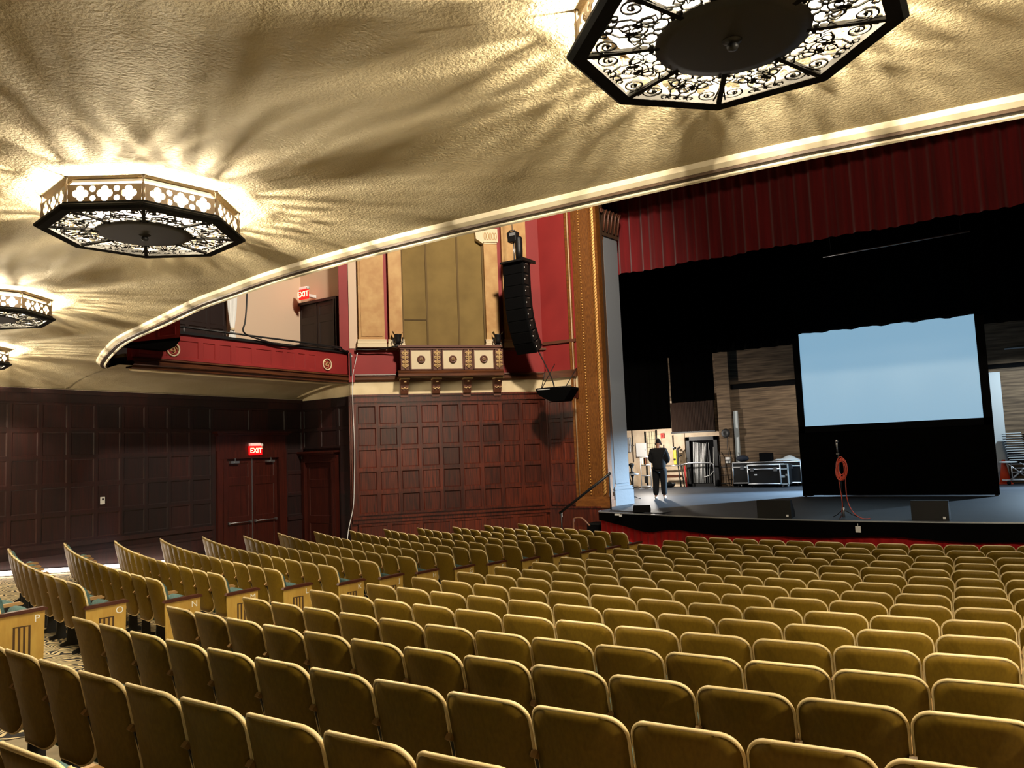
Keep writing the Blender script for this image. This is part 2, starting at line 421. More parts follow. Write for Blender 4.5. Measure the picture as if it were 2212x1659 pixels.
# floor level strip of aisle light along the foot of the wall
mat('strip_light', lin(255, 240, 220), .4, emit=(lin(255, 238, 224), 26.))
t = thing('aisle_strip_light', 'glowing white strip light at the foot of the dark wood wall', 'strip light', LW['loc'], LW['rz'])
mb = MB(); mb2 = MB(); k = 0
for i in range(28):
    y0 = 4.+.27*i; y1 = y0+.27; z0 = fzxy(-14.2, y0); z1 = fzxy(-14.2, y1)
    mb.add([(y0, -.09, z0+.025), (y1, -.09, z1+.025), (y1, -.09, z1+.1), (y0, -.09, z0+.1), (y0, -.055, z0+.1), (y1, -.055, z1+.1)], [(0, 1, 2, 3), (3, 2, 5, 4)], MATS['strip_light'])
    mb2.add([(y0, -.1, z0+.008), (y1, -.1, z1+.008), (y1, -.1, z1+.025), (y0, -.1, z0+.025), (y0, -.05, z0+.025), (y1, -.05, z1+.025), (y0, -.05, z0+.11), (y1, -.05, z1+.11)], [(0, 1, 2, 3), (3, 2, 5, 4), (4, 5, 7, 6)], ALU)
mb.build('diffuser', t); mb2.build('housing', t)

# ------------------------------------------------------------------ wall segment facing the hall (y = 15.05) with the second door
SG = frame(0, 15.05, 0)
mb = MB()
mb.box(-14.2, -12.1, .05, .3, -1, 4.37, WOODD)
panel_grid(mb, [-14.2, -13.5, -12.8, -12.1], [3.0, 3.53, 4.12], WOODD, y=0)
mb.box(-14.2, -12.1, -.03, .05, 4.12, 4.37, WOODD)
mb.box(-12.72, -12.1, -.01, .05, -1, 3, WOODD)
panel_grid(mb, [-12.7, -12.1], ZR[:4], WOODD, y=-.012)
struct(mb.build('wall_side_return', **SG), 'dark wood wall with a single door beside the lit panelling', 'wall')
double_door('door_2', SG, -14.05, -12.98, 0., 2.62, .14, 2.93, 'dark wood single door in the corner right of the exit doors', leaves=1, bars=False)
mb = MB(); mb.box(-14.2, -12.05, 0, .2, 4.37, 4.9, CREAMB); struct(mb.build('trim_1', **SG), 'cream plaster band above the dark wood in the corner', 'trim')

# ------------------------------------------------------------------ balcony soffit, its moulded edge, gallery
EDGE = [(-12.75, 8.75), (-12.6, 8.55), (-12.2, 8.28), (-11.4, 7.9), (-10.6, 7.55), (-9.2, 7.0), (-7.4, 6.52), (-5.95, 6.13), (-5.15, 5.98), (-4.1, 5.8), (-2.9, 5.69), (-1.9, 5.65), (-.8, 5.67), (-.2, 5.69), (.5, 5.71), (1.6, 5.76), (2.4, 5.85), (3.05, 5.92), (4.4, 6.1), (6, 6.5), (8, 7.1), (10.5, 8.1), (12.8, 9.2)]
def catmull(P, n=5):
    out = []
    for i in range(len(P)-1):
        p0 = P[max(i-1, 0)]; p1 = P[i]; p2 = P[i+1]; p3 = P[min(i+2, len(P)-1)]
        for k in range(n):
            t = k/n
            out.append(tuple(.5*((2*p1[a])+(-p0[a]+p2[a])*t+(2*p0[a]-5*p1[a]+4*p2[a]-p3[a])*t*t+(-p0[a]+3*p1[a]-3*p2[a]+p3[a])*t**3) for a in range(len(p1))))
    out.append(P[-1]); return out
EC = catmull(EDGE, 5)
def cz(x): return 4.41+.45*(1-math.exp(-max(x+14.2, 0)/1.0))
def czy(x, d):
    t = min(max(1-d/1.3, 0), 1); return cz(x)-max(cz(x)-4.8, 0)*t*t*(3-2*t)
def edge_y(x):
    if x <= EC[0][0]: return EC[0][1]
    for p, q in zip(EC, EC[1:]):
        if p[0] <= x <= q[0]: return p[1]+(q[1]-p[1])*(x-p[0])/max(q[0]-p[0], 1e-6)
    return EC[-1][1]
xs = [-14.2+.12*i for i in range(26)]
xs += [x for x in [-11.1+.3*i for i in range(80)] if x < 14.2]+[14.2]
vs = []; fs = []; nY = 30
for x in xs:
    ye = edge_y(x) if x > -12.75 else 8.6
    ye = min(ye, 9.3)-.02
    for j in range(nY+1):
        jj = 1-(1-j/nY)**1.6; yy = -6+(ye+6)*jj; z_ = czy(x, (ye+6)*(1-jj)) if x > -12.75 else cz(x)-.06*min(1, (x+14.2)/1.5)*min(max((yy-6.5)/2, 0), 1); vs.append((x, yy, z_))
for i in range(len(xs)-1):
    for j in range(nY): k = i*(nY+1)+j; fs.append((k, k+1, k+nY+2, k+nY+1))
# gallery soffit continues forward along the left wall
g = [x for x in xs if x <= -12.12]+[-12.1]
o = len(vs)
for x in g:
    for y in (8.5, 11, 13, 15.05): vs.append((x, y, cz(x)-.06*min(1, (x+14.2)/1.5)))
for i in range(len(g)-1):
    for j in range(3): k = o+i*4+j; fs.append((k, k+1, k+5, k+4))
mb = MB(); mb.add(vs, fs, STUCCO, True)
struct(mb.build('ceiling'), 'stuccoed tan underside of the balcony', 'ceiling')

mb = MB()
prof = [(-.17, 4.82), (-.17, 4.795), (-.155, 4.765), (-.105, 4.742), (-.092, 4.742), (-.092, 4.785), (-.07, 4.785), (-.07, 4.728), (-.052, 4.722), (-.05, 4.732), (-.038, 4.732), (-.03, 4.708), (-.006, 4.70), (0., 4.71), (0., 4.83)]
mm = [MOULD, MOULD, MOULD, MOULD, GROOVE, GROOVE, GROOVE, MOULD, GROOVE, GROOVE, MOULD, MOULD, MOULD, MOULD, MOULD]
path = EC[:]
mb.sweep(path, prof, mm, left=True)
struct(mb.build('trim_2'), 'cream moulding with dark groove along the curved balcony edge', 'trim')
mb = MB()
mb.sweep(EC, [(-.02, 4.72), (.06, 4.8), (.06, 5.85), (-.1, 5.85), (-.1, 4.72)], REVB, left=True)
struct(mb.build('wall_balcony_front'), 'unlit balcony parapet above the moulded edge', 'wall')
# balcony slab
mb = MB(); vs = []; fs = []
for x in [p[0] for p in EC]: vs += [(x, -6, 4.95), (x, edge_y(x)-.05, 4.95)]
for i in range(len(EC)-1): fs.append((2*i, 2*i+2, 2*i+3, 2*i+1))
mb.add(vs, fs, CONC); mb.add([(-14.2, -6, 4.95), (-12.7, -6, 4.95), (-12.7, 8.8, 4.95), (-14.2, 8.8, 4.95)], [(0, 1, 2, 3)], CONC)
struct(mb.build('floor_balcony'), 'floor of the balcony above the soffit', 'floor')

# gallery front on the left, x = -12.1, from y 8.3 to 15.0 ; local x along +Y
GF = frame(-12.1, 0, 90)
mb = MB(); mb.box(8.75, 15.02, 0, .16, 4.85, 5.5, REDP)
segs = [8.85, 10.33, 11.17, 12.31, 13.02, 13.7, 14.9]
for a, b in zip(segs, segs[1:]):
    if a > 13.6: panel_grid(mb, [a, b], [4.93, 5.42], REDP, gap=.035, y=-.012, rec=.0, bev=.01)
    else: panel_grid(mb, [a, (a+b)/2, b], [4.93, 5.42], REDP, gap=.06, y=-.02, rec=.018, bev=.015)
struct(mb.build('wall_gallery_front', **GF), 'red panelled parapet of the side gallery', 'wall')
mb = MB()
gp = [(8.8, 0), (15.03, 0)]
mb.sweep([(8.75, 0), (15.03, 0)], [(-.2, 4.9), (.0, 4.91), (.09, 4.91), (.1, 4.88), (.06, 4.86), (.06, 4.83), (.1, 4.82), (.1, 4.77), (.05, 4.75), (.03, 4.70), (-.2, 4.70)], TRIMB)
struct(mb.build('trim_3', **GF), 'brown wood trim under the red gallery parapet', 'trim')
mb = MB(); mb.box(8.75, 15.03, -.05, .22, 5.5, 5.56, BLACK); struct(mb.build('trim_4', **GF), 'black cap on the red gallery parapet', 'trim')
mb = MB(); mb.sweep([(8.9, 0), (14.98, 0)], [(-.26, 4.72), (-.26, 4.69), (-.3, 4.67), (-.34, 4.69), (-.34, 4.72)], CREAMB); 
mb.tube([(14.72, .3, 4.735), (14.74, .9, 4.66), (14.76, 1.5, 4.56), (14.78, 2.05, 4.45)], .03, CREAMB, 6)
struct(mb.build('trim_5', **GF), 'plaster ribs on the gallery soffit', 'trim')
mb = MB(); mb.box(8.7, 15.05, .16, 2.1, 4.94, 5.0, CONC); struct(mb.build('floor_gallery', **GF), 'gallery floor behind the red parapet', 'floor')
# gallery hand rail with posts
t = thing('gallery_rail', 'dark metal rail on posts along the top of the red gallery front', 'rail', GF['loc'], GF['rz'])
mb = MB(); mb.tube([(8.9, .05, 5.68), (14.6, .05, 5.66), (14.7, .05, 5.56)], .022, BLACK, 8); mb.build('top_bar', t)
for y in (9.96, 11.0, 12.0, 13.2, 14.3):
    mb = MB(); mb.tube([(y, .05, 5.56), (y, .05, 5.67)], .014, ALU if y < 10 else BLACK, 6); mb.build('post', t)
for y, nm in ((9.66, 'cream ring medallion half behind the red box on the gallery front'), (14.03, 'cream ring medallion at the far end of the red gallery front')):
    t = thing('medallion', nm, 'medallion', (-12.1, y, 5.15), R(90), 'ring medallions on the gallery front')
    mb = MB(); rr = .14
    mb.tube([(rr*math.cos(a), -.03, rr*math.sin(a)) for a in [2*PI*i/32 for i in range(32)]], .018, CREAM, 8, True); mb.build('ring', t)
    mb = MB()
    for k in range(3):
        r2 = .075
        mb.tube([(.02*math.cos(k*2.1)+r2*(1-i/40)*math.cos(a), -.026, .02*math.sin(k*2.1)+r2*(1-i/40)*math.sin(a)) for i, a in [(i, k*2.1+PI*i/12) for i in range(24)]], .008, CARVE, 5)
    mb.build('monogram', t)
# red box hanging on the gallery front close to the balcony edge
t = thing('gallery_box', 'red panelled box with black underside jutting from the gallery beside the balcony edge', 'box', (-11.3, 8.3, 0), 0)
mb = MB(); pts = [(-.75, .05), (.78, .5), (0, .9), (-.75, 1.15)]
mb.prism(pts, 5.14, 6.0, REDP)
d = Vector((1.53, .45)).normalized(); P0 = Vector((.78, .5))
for q0, q1, z0, z1 in ((.1, .5, 5.2, 5.215), (.1, .5, 5.36, 5.375), (.1, .115, 5.2, 5.375), (.485, .5, 5.2, 5.375)):
    a = P0-d*q0; b = P0-d*q1; n_ = Vector((d.y, -d.x))*.02
    mb.prism([tuple(a), tuple(b), tuple(b+n_), tuple(a+n_)], z0, z1, REDP)
mb.build('red_side', t)
mb = MB(); mb.prism([(p[0]*1.0, p[1]) for p in pts], 5.08, 5.14, VELB); mb.build('underside', t)

# ------------------------------------------------------------------ upper left wall and upper door
mb = MB()
mb.box(-6, 15.25, .02, .3, 4.4, 12, BEIGE)
mb.box(8.9, 12.55, .0, .05, 5.0, 7.4, UPDOOR); panel_grid(mb, [9.0, 10.2, 11.4, 12.0, 12.5], [5.0, 6.2, 7.4], UPDOOR, y=-.02)
struct(mb.build('wall_upper_left', **LW), 'beige upper side wall behind the gallery', 'wall')
mb = MB(); mb.box(-14.3, -12.02, .02, .3, 4.9, 12, BEIGE); struct(mb.build('wall_upper_return', **SG), 'beige upper wall around the gallery door', 'wall')
double_door('door_3', SG, -14.28, -12.78, 5.0, 7.12, .1, 7.2, 'dark double door on the gallery under the upper exit sign', corn=False, mt=UPDOOR, bars=False)
exit_sign(SG, -13.6, 7.32, .36, .28, 'red lit EXIT sign above the upper gallery door', .3)
t = thing('tied_drape', 'white tied drape hanging by the dark gallery opening', 'drape', (-14.1, 12.58, 0), R(90))
mb = MB()
vs = []; fs = []
zz = [5.05, 5.5, 5.9, 6.15, 6.35, 6.7, 7.2]; ww = [.16, .17, .13, .05, .09, .14, .17]
for z, w in zip(zz, ww):
    for k in range(13):
        a = k/12; vs.append((w*(2*a-1), -.1-.025*math.sin(a*PI*5), z))
for i in range(6):
    for k in range(12): q = i*13+k; fs.append((q, q+1, q+14, q+13))
mb.add(vs, fs, WHITE, True); mb.build('cloth', t)
mb = MB(); mb.lathe([(.06, -.03), (.062, .03)], CREAM, 12, (0, -.1, 6.15)); mb.build('tie_band', t)
def cable(name, pts, r, m, label, cat='cable'):
    mb = MB(); mb.tube(catmull(pts, 6), r, m, 6); o = mb.build(name); return tag(o, label, cat)
cable('hanging_cable', [(-12.05, 11.55, 7.0), (-12.05, 11.52, 6.36), (-12.02, 11.45, 5.95), (-12.03, 11.41, 5.72), (-12.0, 11.7, 5.6), (-12.0, 12.6, 5.5), (-12.0, 13.2, 5.58), (-12.0, 14.2, 5.6), (-12.0, 14.9, 5.5)], .018, BLACK, 'black cable drooping onto the gallery rail below the balcony moulding')

# ------------------------------------------------------------------ lit diagonal wall (local x = u along the wall)
AZ = 90-41.2
LT = frame(-12.03, 14.87, AZ)
LTL = 5.42
mb = MB()
mb.box(-.1, LTL, .04, .3, -1, 4.37, WOOD)
US = [.08, .65, 1.22, 1.79, 2.36, 2.93, 3.5, 4.08, 4.67, 5.27]
panel_grid(mb, US, ZR, WOOD, gap=.055, y=-.012, rec=.032, bev=.022)
mb.box(-.06, .08, -.02, .05, 1.1, 4.12, WOOD); mb.box(5.27, 5.42, -.03, .05, 1.1, 4.12, WOOD)
mb.box(-.06, LTL, -.02, .05, 4.12, 4.37, WOOD); mb.box(-.06, LTL, -.06, .05, 4.17, 4.21, WOOD); mb.box(-.06, LTL, -.07, .05, 4.33, 4.38, WOOD)
mb.box(-.06, LTL, -.075, .05, 1.07, 1.13, WOOD); mb.box(-.06, LTL, -.03, .05, .96, 1.07, WOOD)
panel_grid(mb, [.08, .9, 1.75, 2.6, 3.5, 4.4, 5.3], [.1, .94], WOOD, gap=.06, y=-.01)
mb.box(-.06, LTL, -.04, .05, -.4, .1, WOOD)
struct(mb.build('wall_front_left', **LT), 'lit mahogany panelled diagonal wall left of the stage', 'wall')
mb = MB()
mb.box(-.05, LTL+.1, .0, .3, 4.37, 4.75, CREAMB)
struct(mb.build('trim_6', **LT), 'cream plaster band over the mahogany panelling', 'trim')
mb = MB()
mb.sweep([(-.05, 0), (LTL+.1, 0)], [(-.1, 4.93), (.08, 4.93), (.09, 4.9), (.05, 4.88), (.05, 4.85), (.08, 4.83), (.08, 4.78), (.03, 4.73), (-.1, 4.73)], TRIMB)
struct(mb.build('trim_7', **LT), 'brown cornice under the red band of the diagonal wall', 'trim')
mb = MB(); mb.box(-.05, LTL+.1, .02, .3, 4.93, 5.6, REDP); mb.box(5.0, LTL+.6, .03, .3, 5.6, 13, REDP); mb.box(-.3, 5.2, .06, .3, 5.6, 13, REDP)
mb.box(-.05, .2, .02, .3, 5.6, 13, BEIGE)
struct(mb.build('wall_front_left_upper', **LT), 'red upper part of the diagonal wall behind the pilasters', 'wall')
mb = MB(); mb.box(-.05, LTL+.35, -.05, .05, 5.58, 5.64, TRIMD); struct(mb.build('trim_8', **LT), 'narrow dark ledge along the red band', 'trim')
# organ-chamber cloth panel
mb = MB(); mb.box(1.4, 3.72, .03, .08, 5.62, 12, OLIVE)
for u in (2.09, 2.98): mb.box(u-.025, u+.025, .0, .04, 5.62, 12, OLIVED)
mb.box(1.38, 1.43, -.02, .06, 5.62, 12, OLIVED); mb.box(3.69, 3.74, -.02, .06, 5.62, 12, OLIVED)
mb.box(1.45, 2.07, .022, .031, 6.42, 6.46, mat('dark_stain', lin(84, 66, 36), .9))
o = mb.build('wall_grille_cloth', **LT); struct(o, 'olive cloth panel with two battens between the tan pilasters', 'wall panel')
def pilaster(a, b, cap, label):
    t = thing('pilaster', label, 'pilaster', LT['loc'], LT['rz'], 'tan pilasters of the diagonal wall')
    mb = MB(); mb.box(a, b, -.12, .025, 5.86, 12 if not cap else 8.62, MARB)
    if b-a > .5: mb.box(a+.06, b-.06, -.135, -.12, 5.95, 11.8, MARB)
    mb.build('shaft', t)
    mb = MB(); mb.box(a-.05, b+.05, -.18, .015, 5.65, 5.75, CREAM)
    mb.sweep([(a-.04, 0), (b+.04, 0)], [(0, 5.74), (.17, 5.74), (.18, 5.77), (.16, 5.8), (.15, 5.81), (.16, 5.84), (.14, 5.87), (0, 5.87)], CREAM); mb.build('base', t)
    if cap:
        mb = MB(); mb.box(a, b, -.14, .06, 8.62, 8.66, CREAM); mb.box(a-.02, b+.02, -.17, .06, 8.66, 9.05, CREAM)
        for k in range(5):
            u = a+.04+(b-a-.08)*k/4
            mb.tube([(u+.03*math.cos(w), -.175, 8.83+.1*math.sin(w)) for w in [2*PI*q/14 for q in range(14)]], .01, CARVE, 5, True)
        mb.prism([(a-.22, 8.75), (a-.02, 8.62), (a-.02, 9.05), (a-.24, 9.05)], -.15, .05, CREAM, 'y')
        mb.build('capital', t)
pilaster(.2, .89, False, 'wide tan marbled pilaster at the left end of the diagonal wall')
pilaster(1.02, 1.38, False, 'narrow tan pilaster left of the olive cloth panel')
pilaster(3.74, 4.13, True, 'narrow tan pilaster with carved capital right of the olive cloth')
pilaster(4.27, 5.0, False, 'wide tan pilaster partly behind the hanging black speaker array')

# decorative balcony box on brackets
t = thing('decorative_balcony', 'carved brown balcony box with three cream panels below the olive cloth', 'balcony', LT['loc'], LT['rz'])
mb = MB(); P = -.42
mb.box(1.28, 4.0, P+.03, .05, 4.98, 5.6, TRIMD)
panel_grid(mb, [1.28, 1.5, 2.19, 2.41, 3.09, 3.31, 3.78, 4.0][0:1]+[4.0], [4.98, 5.58], TRIMD, gap=.0, y=P+.03, rec=0, bev=.001)
mb.build('body', t)
mb = MB(); mb.box(1.2, 4.08, P-.06, .05, 5.6, 5.66, TRIMD); mb.box(1.24, 4.04, P-.03, .05, 5.55, 5.6, TRIMD); mb.build('top_rail', t)
mb = MB(); mb.sweep([(1.18, 0), (4.1, 0)], [(0, 4.98), (-P+.02, 4.98), (-P+.06, 4.94), (-P+.05, 4.9), (-P+.1, 4.88), (-P+.1, 4.82), (-P+.04, 4.8), (0, 4.78)], TRIMB); mb.build('bottom_moulding', t)
pitch = .87; u0 = 1.38
for k in range(3):
    c = u0+pitch*(k+.5)
    f = mb = MB(); mb.box(c-.265, c+.265, P+.0, P+.04, 5.02, 5.53, CREAM)
    pl = mb.build('cream_panel', t)
    mb = MB(); mb.box(c-.3, c-.265, P-.015, P+.04, 4.99, 5.56, TRIMD); mb.box(c+.265, c+.3, P-.015, P+.04, 4.99, 5.56, TRIMD); mb.box(c-.3, c+.3, P-.015, P+.04, 5.53, 5.56, TRIMD); mb.box(c-.3, c+.3, P-.015, P+.04, 4.99, 5.02, TRIMD)
    mb.build('panel_frame', t)
    mb = MB(); mb.lathe([(.0001, -.05), (.03, -.048), (.05, -.03), (.075, -.03), (.085, -.045), (.1, -.04), (.112, -.01), (.112, 0.)], TRIMD, 24, (c, P, 5.275), axis='y')
    for q in range(6): a = q*PI/3; mb.ball((c+.035*math.cos(a), P-.045, 5.275+.035*math.sin(a)), .016, CARVE, 8)
    mb.build('rosette', pl)
for k in range(4):
    c = u0+pitch*k
    mb = MB(); mb.box(c-.115, c+.115, P-.01, P+.03, 4.99, 5.56, TRIMD)
    for sgn in (-1, 1):
        for (zc, r) in ((5.1, .045), (5.2, .04), (5.32, .045), (5.44, .045)):
            mb.tube([(c+sgn*(.045+r*(1-i/34)*math.cos(a)), P-.02, zc+r*(1-i/34)*math.sin(a)) for i, a in [(i, PI*i/9) for i in range(26)]], .0125, CARVE, 5)
    mb.tube([(c, P-.022, 5.02), (c, P-.03, 5.2), (c, P-.03, 5.35), (c, P-.022, 5.54)], .014, CARVE, 6)
    for zc in (5.05, 5.26, 5.5): mb.ball((c, P-.02, zc), .024, CARVE, 8)
    mb.build('carved_strip', t)
for k in range(4):
    c = u0+pitch*k
    mb = MB()
    pr = [(-.36, 4.79), (-.37, 4.74), (-.33, 4.71), (-.26, 4.69), (-.2, 4.62), (-.19, 4.55), (-.17, 4.46), (-.12, 4.38), (-.07, 4.36), (-.07, 4.29), (.0, 4.29), (.0, 4.79)]
    mb.prism(pr, c-.105, c+.105, TRIMD, 'x')
    mb.box(c-.125, c+.125, -.39, 0, 4.745, 4.785, CARVE)
    mb.tube([(c-.09, -.2, 4.53), (c-.04, -.215, 4.5), (c, -.21, 4.54), (c+.04, -.215, 4.5), (c+.09, -.2, 4.53)], .016, CARVE, 6); mb.ball((c, -.33, 4.68), .028, CARVE, 8, (1.5, 1, .6))
    mb.build('bracket', t)
for u, nm in ((1.22, 'black stage spotlight at the left end of the decorative balcony'), (4.01, 'black stage spotlight at the right end of the decorative balcony')):
    t = thing('spotlight', nm, 'spotlight', LT['loc'], LT['rz'], 'spotlights on the decorative balcony')
    mb = MB(); mb.lathe([(.0001, -.13), (.07, -.13), (.085, -.05), (.1, .1), (.11, .12), (.09, .115), (.08, .02), (.0001, .0)], BLACK, 14, (u, -.3, 5.86), axis='z'); mb.build('can', t)
    mb = MB(); mb.tube([(u-.13, -.3, 5.9), (u-.13, -.3, 5.76), (u, -.3, 5.68), (u+.13, -.3, 5.76), (u+.13, -.3, 5.9)], .014, BLACK, 6); mb.box(u-.05, u+.05, -.34, -.26, 5.655, 5.7, BLACK); mb.build('yoke', t)
    mb = MB()
    for s_ in (-1, 1): mb.add([(u+s_*.1, -.4, 5.98), (u+s_*.1, -.2, 5.98), (u+s_*.14, -.2, 6.06), (u+s_*.14, -.4, 6.06)], [(0, 1, 2, 3)], BLACK)
    mb.build('barn_door', t)
def lt(u, n, z):
    a = R(AZ); return (-12.03+u*math.cos(a)+n*math.sin(a), 14.87+u*math.sin(a)-n*math.cos(a), z)
cable('wall_cable', [lt(.15, .1, 5.5), lt(.08, .1, 5.2), lt(.02, .12, 4.95), lt(0, .12, 4.7), lt(.0, .1, 4.0), lt(.02, .1, 3.0), lt(-.01, .1, 2.0), lt(-.05, .12, 1.4), lt(-.2, .3, .8), lt(-.28, .4, .05)], .011, WHITE, 'thin white cable hanging down the corner left of the lit panelling')
cable('wall_cable', [lt(.1, .12, 5.6), lt(.45, .14, 5.58), lt(.8, .16, 5.6), lt(1.15, .3, 5.66)], .02, BLACK, 'black cable sagging along the ledge to the left spotlight')
mb = MB(); mb.lathe([(.0001, -.05), (.05, -.05), (.055, 0), (.05, .03)], WHITE, 16, lt(.0, .06, 5.42), axis='y'); o = mb.build('smoke_detector'); tag(o, 'small round white sensor at the gallery end of the red band', 'sensor')
mb = MB(); mb.box(-.09, .06, -.12, .05, 4.72, 5.6, REDP); mb.box(-.05, -.01, -.16, -.1, 4.9, 5.5, BLACK); mb.build('wall_corner_post', **LT)['kind'] = 'structure'

# section beside the pilaster, y about 19
S2 = frame(-8.46, 18.95, 3)
mb = MB(); mb.box(0, 1.05, .04, .3, -1, 4.37, WOOD)
panel_grid(mb, [.06, .5, .95], ZR, WOOD, y=0); mb.box(0, 1.05, -.02, .05, 4.12, 4.37, WOOD); mb.box(0, .06, -.02, .05, 1.1, 4.12, WOOD)
mb.box(0, 1.6, -.06, .05, 1.07, 1.12, WOOD); mb.box(0, 2.3, -.03, .3, -.5, 1.07, WOOD)
struct(mb.build('wall_front_left_return', **S2), 'dark panelled return wall beside the gilded pilaster', 'wall')
mb = MB(); mb.box(0, 1.05, 0, .3, 4.37, 4.75, CREAMB); struct(mb.build('trim_9', **S2), 'cream band beside the gilded pilaster', 'trim')
mb = MB(); mb.box(-.1, 1.05, -.08, .1, 4.73, 4.93, TRIMB); struct(mb.build('trim_10', **S2), 'brown cornice beside the gilded pilaster', 'trim')
mb = MB(); mb.box(-.2, 1.05, .02, .3, 4.93, 13, REDP); mb.box(0, 1.05, -.03, .05, 5.72, 5.8, TRIMD); struct(mb.build('wall_front_left_return_upper', **S2), 'red wall between the speaker array and the gilded pilaster', 'wall')

# ------------------------------------------------------------------ gilded proscenium pilaster and reveal
GP = frame(-7.6, 19.02, 3)
t = thing('proscenium_pilaster', 'gilded fluted pilaster with rope moulding framing the stage', 'pilaster', GP['loc'], GP['rz']); t['kind'] = 'structure'
mb = MB(); mb.box(0, .98, .0, .45, 1.36, 11, GOLD)
mb.box(.0, .06, -.05, 0, 1.36, 11, GOLDP); mb.box(.1, .13, -.03, 0, 1.36, 11, GOLDP)
for u in (.22, .28, .34): mb.box(u-.012, u+.012, -.018, 0, 1.36, 11, GOLDP)
mb.box(.74, .78, -.03, 0, 1.36, 11, GOLDP); mb.box(.92, .985, -.05, 0, 1.36, 11, GOLDP)
mb.build('shaft', t)
mb = MB(); mb.lathe([(.028, 1.36), (.028, 11)], mat('pale_strip', lin(206, 176, 140), .5), 10, (.085, -.01, 0)); mb.build('pale_bead', t)
mb = MB()
for k in range(120): mb.ball((.43, -.01, 1.45+k*.08), .022, GOLDL, 6, (1, 1, 1.1), 4)
mb.build('bead_row', t)
mb = MB()
for k in range(105):
    z = 1.4+k*.09
    mb.add([(.80, -.02, z), (.85, -.055, z+.03), (.9, -.02, z+.1), (.85, -.055, z+.1), (.80, -.02, z+.07), (.9, -.02, z+.17)], [(0, 1, 3, 4), (1, 2, 5, 3)], GOLDL)
mb.build('rope_moulding', t)
mb = MB(); mb.box(-.02, 1.02, -.08, .45, 1.08, 1.28, GOLDP); mb.box(0, 1.0, -.05, .45, 1.28, 1.38, GOLDP); mb.build('base', t)

RV = frame(-6.62, 19.25, 83)
t = thing('stage_reveal', 'grey painted square column with carved capital inside the gilded frame', 'column', RV['loc'], RV['rz']); t['kind'] = 'structure'
mb = MB(); mb.box(.16, .98, .06, .5, 1.62, 8.72, BLUEG); mb.box(.22, .92, .035, .07, 1.7, 8.6, BLUEG); mb.build('shaft', t)
mb = MB(); mb.box(.1, 1.06, -.02, .5, 1.1, 1.5, BLUEG); mb.box(.13, 1.03, .0, .5, 1.5, 1.62, BLUEG); mb.box(.11, 1.05, -.015, .5, 1.53, 1.57, BLUEG); mb.build('base', t)
mb = MB(); mb.box(.12, 1.02, .02, .5, 8.72, 8.82, REVB); mb.prism([(.15, 8.82), (.99, 8.82), (1.08, 9.5), (.06, 9.5)], .02, .5, REVB, 'y')
for k in range(5):
    u = .2+.18*k
    mb.tube([(u, -.0, 8.84), (u, -.05, 9.1), (u-.03, -.1, 9.3), (u+.03, -.12, 9.42), (u+.06, -.08, 9.34)], .03, TRIMD, 6)
for u in (.1, 1.02): mb.tube([(u+.07*(1-i/30)*math.cos(a), -.03, 9.4+.07*(1-i/30)*math.sin(a)) for i, a in [(i, PI*i/8) for i in range(24)]], .02, TRIMD, 6)
mb.build('capital', t)
mb = MB(); mb.box(-.05, .16, .02, .3, 1.1, 11, REVB); mb.build('inner_strip', t)
mb = MB(); mb.box(-6.7, 8, 19.3, 19.9, 9.9, 13, REVB); struct(mb.build('wall_proscenium_header'), 'dark proscenium header above the red valance', 'wall')

# ------------------------------------------------------------------ stage
AP = catmull([(-6.36, 18.62), (-6.33, 17.8), (-6.0, 17.55), (-4.89, 17.12), (-3.5, 16.72), (-2.15, 16.42), (-.72, 16.22), (.99, 16.15), (2.76, 16.26), (5, 16.8), (7.5, 17.9), (9, 19)], 4)
mb = MB()
vs = [(p[0], p[1], STG) for p in AP]; far = [(9.5, 29.2, STG), (-11.5, 29.2, STG), (-11.5, 20.4, STG), (-6.8, 20.4, STG), (-6.7, 19.3, STG)]
top = vs+far; n = len(top)
mb.add(top+[(x, y, z-.06) for x, y, z in top], [tuple(range(n)), tuple(range(n, 2*n))[::-1]]+[(i, (i+1) % n, n+(i+1) % n, n+i) for i in range(n)], STAGEF)
struct(mb.build('floor_stage'), 'dark grey stage floor, bluish in the light from the back', 'floor')
mb = MB(); mb.sweep(AP[3:], [(0, STG-.02), (.014, STG-.02), (.014, STG+.004), (-.008, STG+.004)], ALU); struct(mb.build('trim_11'), 'thin silver edge along the stage front', 'trim')
def waves(path, amp, wl, n):
    L = [0]
    for p, q in zip(path, path[1:]): L.append(L[-1]+math.dist(p, q))
    out = []
    for i in range(n+1):
        s = L[-1]*i/n; k = max(j for j in range(len(L)) if L[j] <= s+1e-9); k = min(k, len(path)-2)
        f = (s-L[k])/max(L[k+1]-L[k], 1e-9); p = path[k]; q = path[k+1]
        t = Vector((q[0]-p[0], q[1]-p[1])).normalized()
        a = amp*(math.sin(2*PI*s/wl)+.5*math.sin(2*PI*s/wl*1.73+1)+.4*math.sin(2*PI*s/wl*.37))
        out.append((p[0]+(q[0]-p[0])*f-t.y*a, p[1]+(q[1]-p[1])*f+t.x*a, s))
    return out
def drape(name, path, zt, zb, m, amp, wl, n, nz=5, taper=.4):
    W = waves(path, amp, wl, n); S = waves(path, 0, wl, n); vs = []; fs = []
    for i in range(nz+1):
        f = i/nz; k = taper+(1-taper)*f
        for (w, s) in zip(W, S):
            a = zt(s[2]) if callable(zt) else zt; b = zb(s[2]) if callable(zb) else zb
            vs.append((s[0]+(w[0]-s[0])*k, s[1]+(w[1]-s[1])*k, a+(b-a)*f))
    for i in range(nz):
        for j in range(n): q = i*(n+1)+j; fs.append((q, q+1, q+n+2, q+n+1))
    mb = MB(); mb.add(vs, fs, m, True); return mb.build(name)
